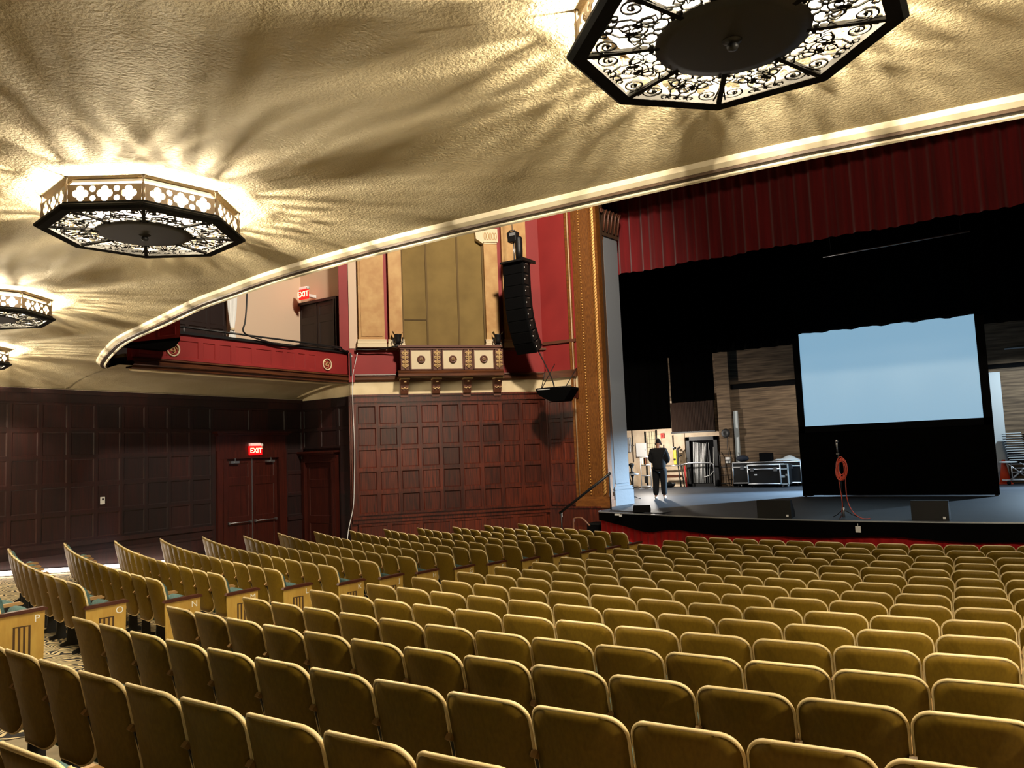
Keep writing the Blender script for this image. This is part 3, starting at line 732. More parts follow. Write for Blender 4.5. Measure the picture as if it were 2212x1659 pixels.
apf = [(p[0], p[1]) for p in AP[6:]]
o = drape('stage_front_cloth', [(p[0], p[1]-.016) for p in AP[4:]], STG-.02, lambda s: .76+.03*math.sin(s*1.1)+.02*math.sin(s*2.7+1)-.1*math.exp(-((s-1.9)/.5)**2)+.1*math.exp(-(s/.8)**2), VELB, .01, .8, 200)
tag(o, 'black cloth hanging over the front edge of the stage above the red skirt', 'stage cloth')
o = drape('stage_skirt', [(p[0]*1.0, p[1]+.14) for p in AP[2:]], .98, -.02, REDS, .03, .21, 420, 3)
tag(o, 'bright red pleated skirt along the foot of the stage', 'stage skirt')
mb = MB(); mb.prism([(p[0], p[1]+.35) for p in AP[4:]], -.3, STG-.07, BLACKM); struct(mb.build('wall_stage_front'), 'dark face of the stage platform', 'wall')
# crumpled grey floor cloth over the left corner of the apron
vs = []; fs = []
for i in range(13):
    for j in range(9):
        u = i/12; v = j/8
        x = -6.0+1.7*u; y = 17.62-.62*u+1.1*v*(1-.3*u); z = STG+.012+.02*abs(math.sin(u*7+v*4))
        if j == 0: z = STG-.05-.12*math.exp(-((u-.45)/.14)**2); y -= .04
        vs.append((x, y, z))
for i in range(12):
    for j in range(8): q = i*9+j; fs.append((q, q+1, q+10, q+9))
mb = MB(); mb.add(vs, fs, STAGEF, True); o = mb.build('floor_cloth'); tag(o, 'crumpled grey cloth draped over the left corner of the stage edge', 'cloth')
mb = MB(); mb.box(-5.62, -5.5, 17.26, 17.3, STG-.06, STG-.02, WHITE); mb.box(-5.48, -5.42, 17.22, 17.26, STG-.08, STG-.03, WHITE); o = mb.build('tape_scrap'); tag(o, 'white tape scrap at the left corner of the stage edge', 'tape')
mb = MB(); mb.cbox(.0, .012, -.05, .05, -.07, .05, WHITE, .003); mb.T = Matrix(); mb.tube([(0, 0, .05), (.0, 0, .1)], .008, WHITE)
o = mb.build('paper_tag', None, (.08, 16.12, STG-.15), R(80)); tag(o, 'white paper tag hanging on the stage front under the microphone stand', 'tag')

# red valance and the black drapes
o = drape('valance', [(-7.2, 20.7), (8, 20.7)], 10.6, lambda s: 7.82+.02*math.sin(s*3), REDV, .05, .34, 520, 6, .9)
tag(o, 'long red velvet valance hanging across the top of the stage opening', 'valance')
o = drape('stage_border', [(-11, 26.2), (10, 26.2)], 14, 5.85, VELB, .06, .5, 260, 2); tag(o, 'black border drape high above the screen', 'drape')
o = drape('side_drape', [(-9.3, 25.5), (-7.3, 25.5)], 13, 3.29, VELB, .03, .35, 50, 2); tag(o, 'black leg drape over the wing where the person stands', 'drape')
o = drape('side_drape', [(-7.3, 25.6), (-5.73, 25.6)], 13, 4.17, VELB, .03, .35, 50, 2); tag(o, 'black leg drape above the corrugated brown panel', 'drape')
mb = MB(); mb.tube([(-1.2, 21.6, 7.55), (2.2, 21.6, 7.6)], .02, STEEL, 6); mb.tube([(-1, 21.6, 7.55), (-1, 21.6, 13.6)], .004, BLACK, 4); mb.tube([(2, 21.6, 7.6), (2, 21.6, 13.6)], .004, BLACK, 4); o = mb.build('hanging_pipe'); tag(o, 'thin pipe glinting in the dark under the red valance', 'pipe')

# screen with black skirt
def emit_screen():
    m = bpy.data.materials.new('screen_cloth'); m.use_nodes = True
    nt = m.node_tree; N = nt.nodes; L = nt.links; out = N['Material Output']; b = N['Principled BSDF']
    b.inputs['Base Color'].default_value = lin(190, 200, 206); b.inputs['Roughness'].default_value = .9
    b.inputs['Emission Color'].default_value = lin(142, 196, 230); b.inputs['Emission Strength'].default_value = .66  # emission stands in for the flood shining through from behind
    tr = N.new('ShaderNodeBsdfTranslucent'); tr.inputs['Color'].default_value = lin(225, 235, 240)
    mx = N.new('ShaderNodeMixShader'); mx.inputs[0].default_value = 0
    L.new(b.outputs[0], mx.inputs[1]); L.new(tr.outputs[0], mx.inputs[2]); L.new(mx.outputs[0], out.inputs['Surface'])
    return m
SCR = emit_screen()
t = thing('projection_screen', 'large backlit pale blue projection screen in a black frame at centre stage', 'projection screen', (0, 23, 0))
vs = []; fs = []
for i in range(41):
    u = i/40; x = -2.29+4.36*u
    zt = 5.73+.018*math.sin(u*34)+.01*math.sin(u*71)
    vs += [(x, 0, 3.08), (x, 0, 4.4), (x, 0, 5.66+.01*math.sin(u*34)), (x, -.012, zt)]
for i in range(40):
    for j in range(3): q = i*4+j; fs.append((q, q+4, q+5, q+1))
mb = MB(); mb.add(vs, fs, SCR, True); mb.build('screen_sheet', t)
mb = MB(); mb.box(-2.47, -2.29, -.05, .05, 2.9, 5.62, BLACKM); mb.box(2.07, 2.27, -.05, .05, 2.9, 5.7, BLACKM); mb.box(-2.47, 2.27, -.05, .05, 2.9, 3.08, BLACKM); mb.box(-2.29, 2.07, .03, .06, 5.64, 5.8, BLACKM); mb.build('frame', t)
o = drape('skirt', [(-2.49, 0), (2.27, 0)], 2.93, lambda s: 1.13 if s > .3 else 1.11, VELB, .012, .4, 90, 2); o.parent = t
for x in (-2.4, 2.2):
    mb = MB(); mb.tube([(x, .06, 1.1), (x, .06, 5.6)], .03, BLACK, 6); mb.build('upright', t)
    mb = MB(); mb.box(x-.03, x+.03, -.0, .9, 1.1, 1.13, BLACK); mb.build('foot', t)

# stage monitors
def monitor(x, y, w, rz, label):
    t = thing('stage_monitor', label, 'monitor speaker', (x, y, STG), rz, 'stage monitor speakers')
    pr = [(-.18, 0), (.26, 0), (.26, .1), (-.04, .37), (-.18, .37)]
    mb = MB(); mb.prism(pr, -w/2, w/2, BLACK, 'x'); mb.build('cabinet', t)
    mb = MB(); mb.add([(-w/2+.03, .265, .12), (w/2-.03, .265, .12), (w/2-.03, -.02, .375), (-w/2+.03, -.02, .375)], [(0, 1, 2, 3)], BLACKM); mb.build('grille', t)
    mb = MB(); mb.box(w/2-.1, w/2-.055, -.186, -.18, .03, .075, WHITE); mb.build('sticker', t)
monitor(-1.58, 16.62, .68, R(4), 'black stage monitor with a white sticker left of the microphone stand')
monitor(1.3, 16.55, .62, 0, 'black stage monitor with a white sticker right of the microphone stand')
mb = MB(); mb.prism([(-.25, 0), (.25, 0), (.22, .05), (.05, .14), (-.15, .1)], -.2, .2, BLACKM, 'x')  # plain black lump lying on the cloth, no lamp in it
o = mb.build('black_wedge', None, (-5.0, 17.5, STG+.03), R(20)); tag(o, 'low black wedge on the grey cloth at the left of the stage', 'wedge')

# microphone stand
t = thing('microphone_stand', 'microphone stand carrying an orange coiled cable at centre stage', 'microphone stand', (-.25, 16.62, STG))
mb = MB(); mb.tube([(0, 0, .12), (-.01, 0, .8), (-.02, 0, 1.28)], .012, BLACK, 8); mb.lathe([(.03, .02), (.03, .2), (.016, .22)], STEEL, 10); mb.build('pole', t)
for a in (.4, 2.5, 4.6):
    mb = MB(); mb.tube([(0, 0, .18), (.18*math.cos(a), .18*math.sin(a), .06), (.3*math.cos(a), .3*math.sin(a), .012)], .009, BLACK, 6); mb.build('leg', t)
mb = MB(); mb.tube([(-.02, 0, 1.27), (-.025, -.02, 1.37)], .016, BLACK, 8); mb.box(-.05, .0, -.02, .02, 1.27, 1.3, STEEL); mb.build('clip', t)
mic = thing('microphone', 'silver-headed microphone clipped on top of the centre stage stand', 'microphone', (-.275, 16.6, STG+1.38))
mb = MB(); mb.lathe([(.012, -.02), (.017, .1), (.018, .12)], ALU, 12); mb.build('handle', mic)
mb = MB(); mb.ball((0, 0, .155), .03, STEEL, 12, (1, 1, 1.25)); mb.build('grille', mic)
ORC = mat('orange_cable', lin(186, 66, 42), .5)
mb = MB(); random.seed(3)
for k in range(9):
    cx = .03*random.uniform(-1, 1); w = .085+.02*random.uniform(-1, 1); h = .185+.025*random.uniform(-1, 1); tilt = random.uniform(-.12, .25)
    pts = []
    for i in range(24):
        a = 2*PI*i/24; x = w*math.cos(a); z = h*math.sin(a); pts.append((cx+.04+x*math.cos(tilt)-z*math.sin(tilt)*-.3, -.05-.01*k+.03*math.sin(a), z+1.04-.012*k))
    mb.tube(pts, .009, ORC, 6, True)
mb.tube(catmull([(-.04, -.05, .9), (-.02, -.05, .6), (.0, -.05, .3), (-.03, -.03, .1), (-.06, -.0, .012)], 6), .009, ORC, 6)
mb.tube(catmull([(.1, -.06, .88), (.09, -.06, .5), (.12, -.06, .28), (.22, -.1, .1), (.36, -.12, .012), (.5, -.1, .012)], 6), .009, ORC, 6)
o = mb.build('coiled_cable', None, (-.25, 16.62, STG)); tag(o, 'orange cable coil hanging on the microphone stand with two tails', 'cable')

# ------------------------------------------------------------------ stage back and side walls
mb = MB(); mb.box(-11.5, 9.5, 29.0, 29.3, 1.0, 14, BOARDS)
mb.box(-6.72, -6.22, 28.75, 29.0, 1.1, 9, BOARDS); mb.box(-6.2, 2.1, 28.85, 29.0, 4.72, 4.9, BLACKM); mb.box(2.1, 9, 28.85, 29.0, 4.72, 4.86, BLACKM)
mb.box(2.6, 9, 28.93, 29.0, 5.3, 5.34, ALU)
struct(mb.build('wall_stage_back'), 'board-marked back wall of the stage with a dark beam', 'wall')
mb = MB(); mb.box(-11.6, -11.4, 20.4, 29.2, 1, 14, BOARDS); mb.box(-11.5, -6.9, 20.35, 20.5, 1, 14, VELB); struct(mb.build('wall_stage_left'), 'side wall of the stage wing', 'wall')
mb = MB(); mb.box(9.4, 9.6, 19, 29.2, 1, 14, BOARDS); struct(mb.build('wall_stage_right'), 'far right side wall of the stage', 'wall')
mb = MB(); mb.box(-11.5, 9.5, 20.4, 29.2, 13.6, 13.8, VELB); struct(mb.build('ceiling_stage'), 'black void above the stage', 'ceiling')
PALE = mat('pale_column', lin(196, 204, 206), .7)
mb = MB(); mb.box(2.02, 2.42, 28.7, 29.0, 1.1, 4.6, PALE); o = mb.build('column_right'); struct(o, 'pale painted column behind the right edge of the screen', 'column')
mb = MB(); mb.box(-6.17, -6.02, 28.85, 28.98, 1.1, 3.9, PALE); o = mb.build('wall_duct'); tag(o, 'pale vertical duct on the back wall above the road cases', 'duct')
WB = 28.97
CREW = mat('white_wall', lin(226, 206, 178), .8, noise=(3, lin(200, 176, 148), 4, .35, .7))
mb = MB(); mb.box(-11.4, -8.16, 28.9, 29.0, 1.1, 4.2, CREW); mb.box(-8.16, -6.75, 28.94, 29.0, 3.0, 3.2, CREW); struct(mb.build('wall_stage_back_plaster'), 'cream plastered part of the back wall behind the person', 'wall')
# corrugated panel
vs = []; fs = []
n = 56
for i in range(n+1):
    x = -8.6+1.72*i/n; y = 28.75+.045*(i % 2)
    vs += [(x, y, 3.2), (x, y, 4.36)]
for i in range(n): fs.append((2*i, 2*i+2, 2*i+3, 2*i+1))
mb = MB(); mb.add(vs, fs, mat('corrugated_brown', lin(58, 40, 30), .6)); mb.box(-8.62, -6.86, 28.72, 28.89, 4.36, 4.44, CREW); mb.box(-8.62, -6.86, 28.72, 28.85, 3.16, 3.22, BLACK); mb.box(-8.6, -6.9, 28.8, 28.89, 3.2, 4.36, BLACKM)
o = mb.build('corrugated_panel'); tag(o, 'brown corrugated panel on the back wall above the doorway of white strips', 'panel')
# doorway with white strips
t = thing('scenery_doorway', 'dark framed doorway stacked with leaning white strips on the back wall', 'doorway', (-7.48, 28.92, STG))
mb = MB(); mb.box(-.6, -.46, -.12, .02, 0, 1.9, BLACK); mb.box(.5, .64, -.12, .02, 0, 1.9, BLACK); mb.box(-.6, .64, -.12, .02, 1.76, 1.9, BLACK); mb.box(-.6, .64, -.12, .02, 0, .1, BLACK); mb.build('frame', t)
mb = MB(); mb.box(-.46, .5, -.0, .02, .1, 1.76, BLACKM); mb.build('back', t)
random.seed(5)
for k in range(9):
    x = -.38+.05*k
    mb = MB(); mb.tube([(x, -.06-.004*k, .12), (x+.06+.01*k, -.03, 1.7-.01*k)], .013+.006*(k % 3 == 0), WHITE, 5); mb.build('white_strip', t)
for k in range(5):
    x = .08+.08*k
    mb = MB(); mb.tube([(x, -.06, .12), (x+random.uniform(-.03, .06), -.03, random.uniform(1.1, 1.7))], .008, ALU if k % 2 else WHITE, 5); mb.build('thin_rod', t)
mb = MB(); mb.tube([(.05, -.1, .35), (.3, -.1, .42), (.46, -.1, .6)], .015, WHITE, 5); mb.build('thin_rod', t)
# guard rail
t = thing('guard_rail', 'grey pipe guard rail in front of the doorway of white strips', 'rail', (0, 28.5, STG))
mb = MB(); mb.tube([(-8.95, 0, .82), (-8.2, 0, .83)], .03, STEEL, 8); mb.tube(catmull([(-8.2, 0, .84), (-7.9, 0, .9), (-7.2, 0, .9), (-6.98, 0, .86), (-6.92, 0, .7), (-6.92, 0, 0.)], 5), .028, STEEL, 8); mb.build('top_bar', t)
for x in (-8.25, -8.12, -8.0):
    mb = MB(); mb.tube([(x-.08, 0, .82), (x, 0, 0)], .026, BLACK, 6); mb.build('post', t)
mb = MB(); mb.box(-8.9, -8.2, .05, .1, .36, .46, TRIMB); mb.build('kick_board', t)
mb = MB(); mb.tube([(0, 0, 0), (-.03, 0, .82)], .028, mat('red_pole_paint', lin(180, 40, 36), .5), 8); o = mb.build('red_pole', None, (-7.98, 28.36, STG)); tag(o, 'short red pole leaning at the guard rail corner', 'pole')
YEL = mat('yellow_plastic', lin(220, 196, 60), .5)
t = thing('yellow_tool', 'yellow and black tool standing on the guard rail right of the person', 'tool', (-8.4, 28.47, STG+.86))
mb = MB(); mb.cbox(-.07, .05, -.05, .05, 0.0, .56, YEL, .02); mb.build('body', t)
mb = MB(); mb.cbox(.05, .13, -.04, .04, .0, .62, BLACK, .02); mb.tube([(.1, 0, .6), (.22, 0, .68)], .035, BLACK, 6); mb.tube([(.1, 0, .3), (.24, 0, .36)], .035, BLACK, 6); mb.ball((-.02, -.05, .2), .045, BLACK); mb.ball((0, 0, .64), .05, BLACK); mb.build('handle', t)
# hand truck
t = thing('hand_truck', 'black hand truck leaning on the column left of the road cases', 'hand truck', (-6.48, 28.5, STG))
mb = MB(); 
for x in (-.22, .2): mb.tube([(x, -.02, .05), (x, .1, 1.1), (x-.06 if x < 0 else x+.0, .16, 1.3)], .018, BLACK, 6)
for z, y in ((.12, .0), (.42, .03), (.72, .06), (.98, .09)): mb.tube([(-.22, y, z), (.2, y, z)], .015, BLACK, 6)
mb.tube([(-.01, 0, .12), (-.01, .09, .98)], .013, BLACK, 6); mb.build('frame', t)
mb = MB(); mb.box(-.24, .22, -.22, 0, 0.0, .02, BLACK); mb.build('toe_plate', t)
for x in (-.32, .3):
    mb = MB(); mb.lathe([(.04, -.03), (.12, -.035), (.13, 0), (.12, .035), (.04, .03)], BLACKM, 16, (x, .03, .13), axis='x'); mb.build('wheel', t)
# wall horn speaker with cable and socket
t = thing('round_speaker', 'round black speaker on the wooden column with a cable to a white socket', 'speaker', (-6.42, 28.72, 3.08))
mb = MB(); mb.lathe([(.0001, -.1), (.06, -.1), (.16, -.14), (.17, -.12), (.1, 0), (.1, .03)], BLACK, 20, axis='y'); mb.build('cone', t)
mb = MB(); mb.tube(catmull([(.02, -.02, -.15), (.0, -.02, -.5), (.05, -.02, -.9)], 5), .012, BLACK, 6); mb.build('cable', t)
mb = MB(); mb.cbox(-.1, .08, -.05, .02, -1.12, -.9, WHITE, .01); mb.build('socket_box', t)
# road cases
def road_case(x, y, w, d, h, rz, label, white=False):
    t = thing('road_case', label, 'road case', (x, y, STG), rz, 'black road cases on the stage')
    e = .022; z0 = .13
    mb = MB(); mb.box(-w/2, w/2, -d/2, d/2, z0, z0+h, BLACK); mb.build('body', t)
    mb = MB()
    for sx in (-1, 1):
        for sy in (-1, 1): mb.tube([(sx*w/2, sy*d/2, z0), (sx*w/2, sy*d/2, z0+h)], e, ALU, 6)
    for z in (z0, z0+h*.78, z0+h):
        for sy in (-1, 1): mb.tube([(-w/2, sy*d/2, z), (w/2, sy*d/2, z)], e, ALU, 6)
        for sx in (-1, 1): mb.tube([(sx*w/2, -d/2, z), (sx*w/2, d/2, z)], e, ALU, 6)
    mb.build('edge_trim', t)
    for sx in (-1, 1):
        mb = MB(); mb.box(sx*w*.36-.06, sx*w*.36+.06, -d/2-.03, -d/2, z0+h*.66, z0+h*.86, STEEL); mb.build('latch', t)
        for sy in (-1, 1):
            mb = MB(); mb.lathe([(.02, -.025), (.055, -.02), (.06, 0), (.055, .02), (.02, .025)], BLACKM, 12, (sx*w*.42, sy*d*.36, .06), axis='x'); mb.box(sx*w*.42-.03, sx*w*.42+.03, sy*d*.36-.03, sy*d*.36+.03, .08, z0-.02, STEEL); mb.build('castor', t)
    if white:
        mb = MB(); mb.box(-w*.3, -w*.22, -d/2-.006, -d/2, z0+h*.45, z0+h*.52, WHITE); mb.build('sticker', t)
    return t
road_case(-4.92, 28.55, 2.4, .6, .74, 0, 'long black road case with silver edges against the back wall')
road_case(-4.82, 27.85, 1.12, .55, .66, R(0), 'smaller road case with a white sticker in front of the long case', True)
t = thing('equipment_rack', 'narrow rack case with pale blue edges standing between the road cases', 'rack', (-4.13, 27.85, STG))
mb = MB(); mb.box(-.13, .13, -.25, .25, .1, .8, BLACK); mb.build('body', t)
mb = MB()
for x in (-.13, .13): mb.box(x-.02, x+.02, -.28, -.25, .1, .8, PALE)
for z in (.1, .62, .78): mb.box(-.13, .13, -.28, -.25, z, z+.035, PALE)
mb.build('edge_trim', t)
mb = MB(); mb.box(-.1, .02, -.262, -.25, .34, .42, PALE); mb.box(.04, .1, -.262, -.25, .4, .46, PALE); mb.build('control_panel', t)
for x in (-.08, .08):
    mb = MB(); mb.ball((x, -.18, .05), .05, STEEL, 8); mb.build('castor', t)
mb = MB(); mb.cbox(-.22, .22, -.15, .15, 0, .3, BLACKM, .015); o = mb.build('black_case', None, (-4.95, 28.5, STG+.9)); tag(o, 'square black box standing on top of the long road case', 'box')
mb = MB(); mb.ball((0, 0, .12), .12, mat('dark_blue_bag', lin(30, 36, 50), .8), 14, (2., 1.2, 1)); o = mb.build('soft_bag', None, (-5.82, 28.5, STG+.9)); tag(o, 'dark blue soft bag on the left end of the long road case', 'bag')
vs = []; fs = []
for i in range(15):
    for j in range(7):
        u = i/14; v = j/6; vs.append((-.5+1.*u, -.2+.4*v, .02+.12*math.sin(PI*u)*math.sin(PI*v)*(1+.5*math.sin(9*u+5*v))))
for i in range(14):
    for j in range(6): q = i*7+j; fs.append((q, q+1, q+8, q+7))
mb = MB(); mb.add(vs, fs, PALE, True); o = mb.build('folded_cloth', None, (-4.2, 28.5, STG+.9)); tag(o, 'crumpled pale cloth on the right half of the long road case', 'cloth')

# wing clutter behind the person
def wallbox(name, x0, x1, z0, z1, m, label, cat, y=28.88, d=.1):
    mb = MB(); mb.cbox(x0, x1, y-d, y, z0, z1, m, .012); mb.box(x0+.02, x1-.02, y-d-.006, y-d, z0+.02, z1-.02, m); mb.box(x1-.05, x1-.035, y-d-.015, y-d, (z0+z1)/2-.04, (z0+z1)/2+.04, BLACK)
    o = mb.build(name); return tag(o, label, cat)
wallbox('electrical_box', -10.18, -9.74, 2.3, 2.85, WHITE, 'square white electrical box on the wall left of the person', 'electrical box')
wallbox('wall_cabinet', -10.6, -10.2, 1.12, 2.0, CREW, 'tall pale cabinet standing low at the left of the wing', 'cabinet', 28.88, .3)
wallbox('electrical_box', -10.62, -10.42, 2.5, 3.1, ALU, 'narrow grey electrical box at the far left of the wing wall', 'electrical box')
wallbox('switch_box', -9.1, -8.96, 3.0, 3.2, mat('red_box_paint', lin(210, 70, 60), .5), 'small red box high on the wall right of the person', 'switch box')
wallbox('notice_board', -9.35, -9.12, 2.2, 3.15, CREAM, 'tall cream notice board on the wall beside the person', 'notice board', 28.88, .03)
for k, (x, z0, z1, lab) in enumerate([(-9.78, 1.12, 3.3, 'black vertical conduit right of the white electrical box'), (-9.3, 2.6, 3.35, 'thick black conduit above the head of the person'), (-8.62, 2.1, 3.1, 'thin dark conduit running down to the guard rail'), (-10.34, 2.1, 3.4, 'dark conduit between the two electrical boxes'), (-9.02, 2.1, 2.75, 'short dark conduit under the small red box')]):
    mb = MB(); mb.tube([(x, 28.84, z0), (x, 28.84, z1)], .035 if k in (0, 1) else .018, BLACK, 8); mb.box(x-.05, x+.05, 28.82, 28.9, (z0+z1)/2, (z0+z1)/2+.04, STEEL)
    o = mb.build('conduit'); tag(o, lab, 'conduit')
t = thing('wire_cage', 'pale wire grid cage on the wall behind the person', 'wire cage', (-9.52, 28.85, 2.35))
mb = MB()
for i in range(4): mb.tube([(-.16+.1*i, -.05, 0), (-.16+.1*i, -.05, .95)], .008, BLACK, 4)
for j in range(7): mb.tube([(-.18, -.05, .02+.15*j), (.16, -.05, .02+.15*j)], .008, BLACK, 4)
mb.build('wire_grid', t)
mb = MB(); mb.box(-.18, .16, -.02, .03, 0, .95, CREAM); mb.build('back_panel', t)
t = thing('pedestal_table', 'small round pedestal table beside the grey column', 'table', (-7.32, 22.1, STG))
mb = MB(); mb.lathe([(.0001, .74), (.2, .74), (.21, .76), (.2, .78), (.0001, .78)], ALU, 20); mb.build('table_top', t)
mb = MB(); mb.lathe([(.03, .03), (.024, .6), (.06, .74)], BLACK, 12); mb.build('pole', t)
for a in (.3, 1.87, 3.44, 5.0):
    mb = MB(); mb.tube([(0, 0, .08), (.14*math.cos(a), .14*math.sin(a), .03), (.22*math.cos(a), .22*math.sin(a), .012)], .016, STEEL, 6); mb.build('foot', t)
t = thing('table_lamp', 'small black lamp standing on the round pedestal table', 'lamp', (-7.34, 22.1, STG+.78))
mb = MB(); mb.lathe([(.09, 0), (.085, .03), (.03, .05), (.025, .15), (.05, .2)], BLACK, 14); mb.build('base', t)
mb = MB(); mb.lathe([(.05, .2), (.085, .26), (.08, .3), (.03, .32), (.0001, .32)], BLACK, 14); mb.build('head', t)
mb = MB(); mb.tube([(-.2, 0, .0), (0, .0, .85), (.2, 0, 0)], .03, BLACK, 6); mb.tube([(-.14, .12, .0), (0, .02, .8)], .025, BLACK, 6); mb.box(-.24, .02, -.1, .1, 0, .4, BLACKM)
o = mb.build('folding_stand', None, (-9.5, 26.4, STG)); tag(o, 'black folding stand on the floor left of the person', 'stand')
t = thing('tool_cart', 'pale tool stand with hanging bits right behind the folding stand', 'tool stand', (-9.2, 27.4, STG))
mb = MB(); 
for x in (-.2, .2): mb.tube([(x, 0, 0), (x, 0, 1.2)], .02, ALU, 6)
for z in (.1, .5, .9, 1.2): mb.tube([(-.2, 0, z), (.2, 0, z)], .018, ALU, 6)
for x in (-.2, .2): mb.box(x-.03, x+.03, -.2, .2, 0, .03, ALU)
mb.build('frame', t)
random.seed(11)
for k in range(6):
    mb = MB(); x = random.uniform(-.17, .17); z = random.choice((.5, .9, 1.2)); mb.cbox(x-.03, x+.03, -.05, .0, z-.28, z-.02, random.choice([BLACK, CREAM, TRIMB]), .01); mb.build('hanging_tool', t)
mb = MB(); mb.ball((0, 0, .1), .1, BLACKM, 14, (2.4, 1.3, 1.1)); mb.ball((.15, 0, .14), .07, BLACK, 10, (1.6, 1, .9)); o = mb.build('duffel_bag', None, (-8.62, 28.2, STG)); tag(o, 'black duffel bag on the floor under the guard rail', 'bag')

# chair cart and cone on the right
t = thing('chair_cart', 'silver wheeled cart carrying stacked chairs at the right edge', 'cart', (2.75, 28.2, STG))
mb = MB(); mb.tube([(-.5, -.3, .14), (.6, -.3, .14)], .025, ALU, 6); mb.tube([(-.5, .3, .14), (.6, .3, .14)], .025, ALU, 6); mb.tube([(-.3, -.3, .14), (.1, -.3, .52)], .025, ALU, 6); mb.tube([(.35, -.3, .14), (.55, -.3, .45)], .025, ALU, 6); mb.tube([(-.5, -.3, .14), (-.5, .3, .14)], .025, ALU, 6); mb.build('frame', t)
for x in (-.35, .4):
    for y in (-.3, .3):
        mb = MB(); mb.lathe([(.02, -.02), (.06, -.02), (.06, .02), (.02, .02)], BLACKM, 12, (x, y, .06), axis='y'); mb.build('castor', t)
CH = mat('chair_shell', lin(44, 46, 66), .5)
chair = thing('stacking_chair', '', 'chair', (2.72, 28.2, STG+.72), 0, 'stacked chairs on the cart')
mb = MB(); mb.cbox(-.26, .24, -.22, .24, 0, .028, CH, .01); mb.build('seat', chair)
mb = MB(); mb.tube([(-.27, -.235, .012), (-.25, -.24, .03), (.24, -.24, .03)], .011, PALE, 6); mb.build('front_rail', chair)
mb = MB(); mb.prism([(.2, .0), (.3, .0), (.8, -.36), (.78, -.4), (.3, -.05)], -.2, .2, BLACKM, 'y'); mb.build('backrest', chair)
ords = ['bottom', 'second', 'third', 'fourth', 'fifth', 'sixth', 'seventh', 'eighth', 'ninth', 'tenth', 'eleventh', 'topmost']
for k in range(12):
    c = chair if k == 0 else copy_tree(chair)
    c.location = (2.72-.012*k, 28.2, STG+.72+.073*k)
    c['label'] = ('bottom' if k == 0 else 'topmost' if k == 11 else ords[k]+' from the bottom')+' of the dark stacked chairs on the silver cart'
t = thing('lower_chair', 'single metal framed chair with pale round seat at the foot of the chair stack', 'chair', (2.62, 28.1, STG))
mb = MB(); mb.lathe([(.0001, .66), (.24, .66), (.26, .68), (.22, .705), (.0001, .71)], PALE, 20, (-.2, -.1, 0)); mb.build('seat', t)
mb = MB(); 
for z in (.38, .5, .62): mb.tube([(-.12, -.25, z), (.5, -.25, z)], .014, ALU, 6)
mb.tube([(-.22, -.25, .66), (.2, -.25, .26)], .014, ALU, 6); mb.tube([(.1, -.25, .66), (.62, -.25, .36)], .016, ALU, 6)
mb.tube([(-.12, -.25, .66), (-.12, -.25, .165)], .014, ALU, 6); mb.tube([(.5, -.25, .66), (.5, -.25, .165)], .014, ALU, 6); mb.tube([(-.12, -.25, .655), (-.12, .1, .655)], .014, ALU, 6)
mb.build('frame', t)
t = thing('traffic_cone', 'orange traffic cone on the stage floor beside the chair cart', 'cone', (2.3, 28.4, STG))
mb = MB(); mb.lathe([(.16, .03), (.05, .72), (.04, .75), (.0001, .75)], mat('cone_orange', lin(244, 84, 44), .5), 18); mb.build('cone', t)
mb = MB(); mb.box(-.2, .2, -.2, .2, 0, .03, MATS['cone_orange']); mb.build('base', t)

# ------------------------------------------------------------------ hanging speakers, stage stairs rail
t = thing('line_array', 'black curved column of loudspeakers hanging before the red wall', 'loudspeaker array', (-8.13, 17.0, 7.72), 0)
y = 0; z = 0; ang = 0
CABB = mat('speaker_black', lin(5, 5, 6), .8, spec=.2)
for k in range(8):
    ang += [0, 1, 2, 4, 5.5, 6.5, 7, 7.5][k]
    h = .315
    M = Matrix.Translation((0, y, z)) @ Matrix.Rotation(R(ang), 4, 'X')
    mb = MB(); mb.T = M
    w = .31
    mb.prism([(-w, 0), (w, 0), (w, .3), (w*.85, .46), (-w*.85, .46), (-w, .3)], -h+.006, 0, CABB)
    cb = mb.build('cabinet', t)
    mb = MB(); mb.T = M; mb.box(-w+.02, w-.02, -.012, 0, -h+.02, -.014, BLACKM); mb.build('grille', cb)
    mb = MB(); mb.T = M
    mb.box(w-.004, w+.012, .05, .26, -h+.03, -.03, BLACK); mb.box(w-.002, w+.02, .14, .24, -.06, -.03, STEEL); mb.box(w-.0, w+.018, .06, .09, -h*.5-.015, -h*.5+.015, WHITE)
    mb.build('rigging_plate', cb)
    d = M @ Vector((0, 0, -h)); y, z = d.y, d.z
mb = MB(); mb.box(-.34, .34, -.1, .42, .0, .05, BLACK); mb.box(.3, .36, -.05, .6, .02, .1, BLACK); mb.prism([(.1, .05), (.5, .05), (.5, .1), (.2, .12)], .26, .32, BLACK, 'x'); mb.build('top_frame', t)
mb = MB(); mb.cbox(-.14, .14, .0, .2, .58, .86, BLACK, .03); mb.tube([(-.17, .1, .7), (-.19, .1, .86), (-.1, .1, .92), (.05, .1, .9)], .02, BLACK, 6); mb.box(-.06, .12, -.012, .0, .74, .82, ALU); mb.build('chain_hoist', t)
mb = MB(); mb.lathe([(.09, .08), (.1, .3), (.1, .66), (.08, .7)], BLACK, 12, (.16, .1, 0)); mb.build('chain_bag', t)
mb = MB(); mb.tube([(0, .1, .05), (0, .1, .6)], .02, STEEL, 6); mb.tube([(-.03, .1, .9), (-.03, .1, 6)], .012, STEEL, 6); mb.build('chain', t)
cable('speaker_cable', [(-7.9, 17.75, 5.4), (-7.75, 17.85, 5.0), (-7.62, 17.95, 4.6), (-7.58, 18.0, 4.34)], .02, BLACK, 'black cable dropping from the speaker array to the lower black speaker')
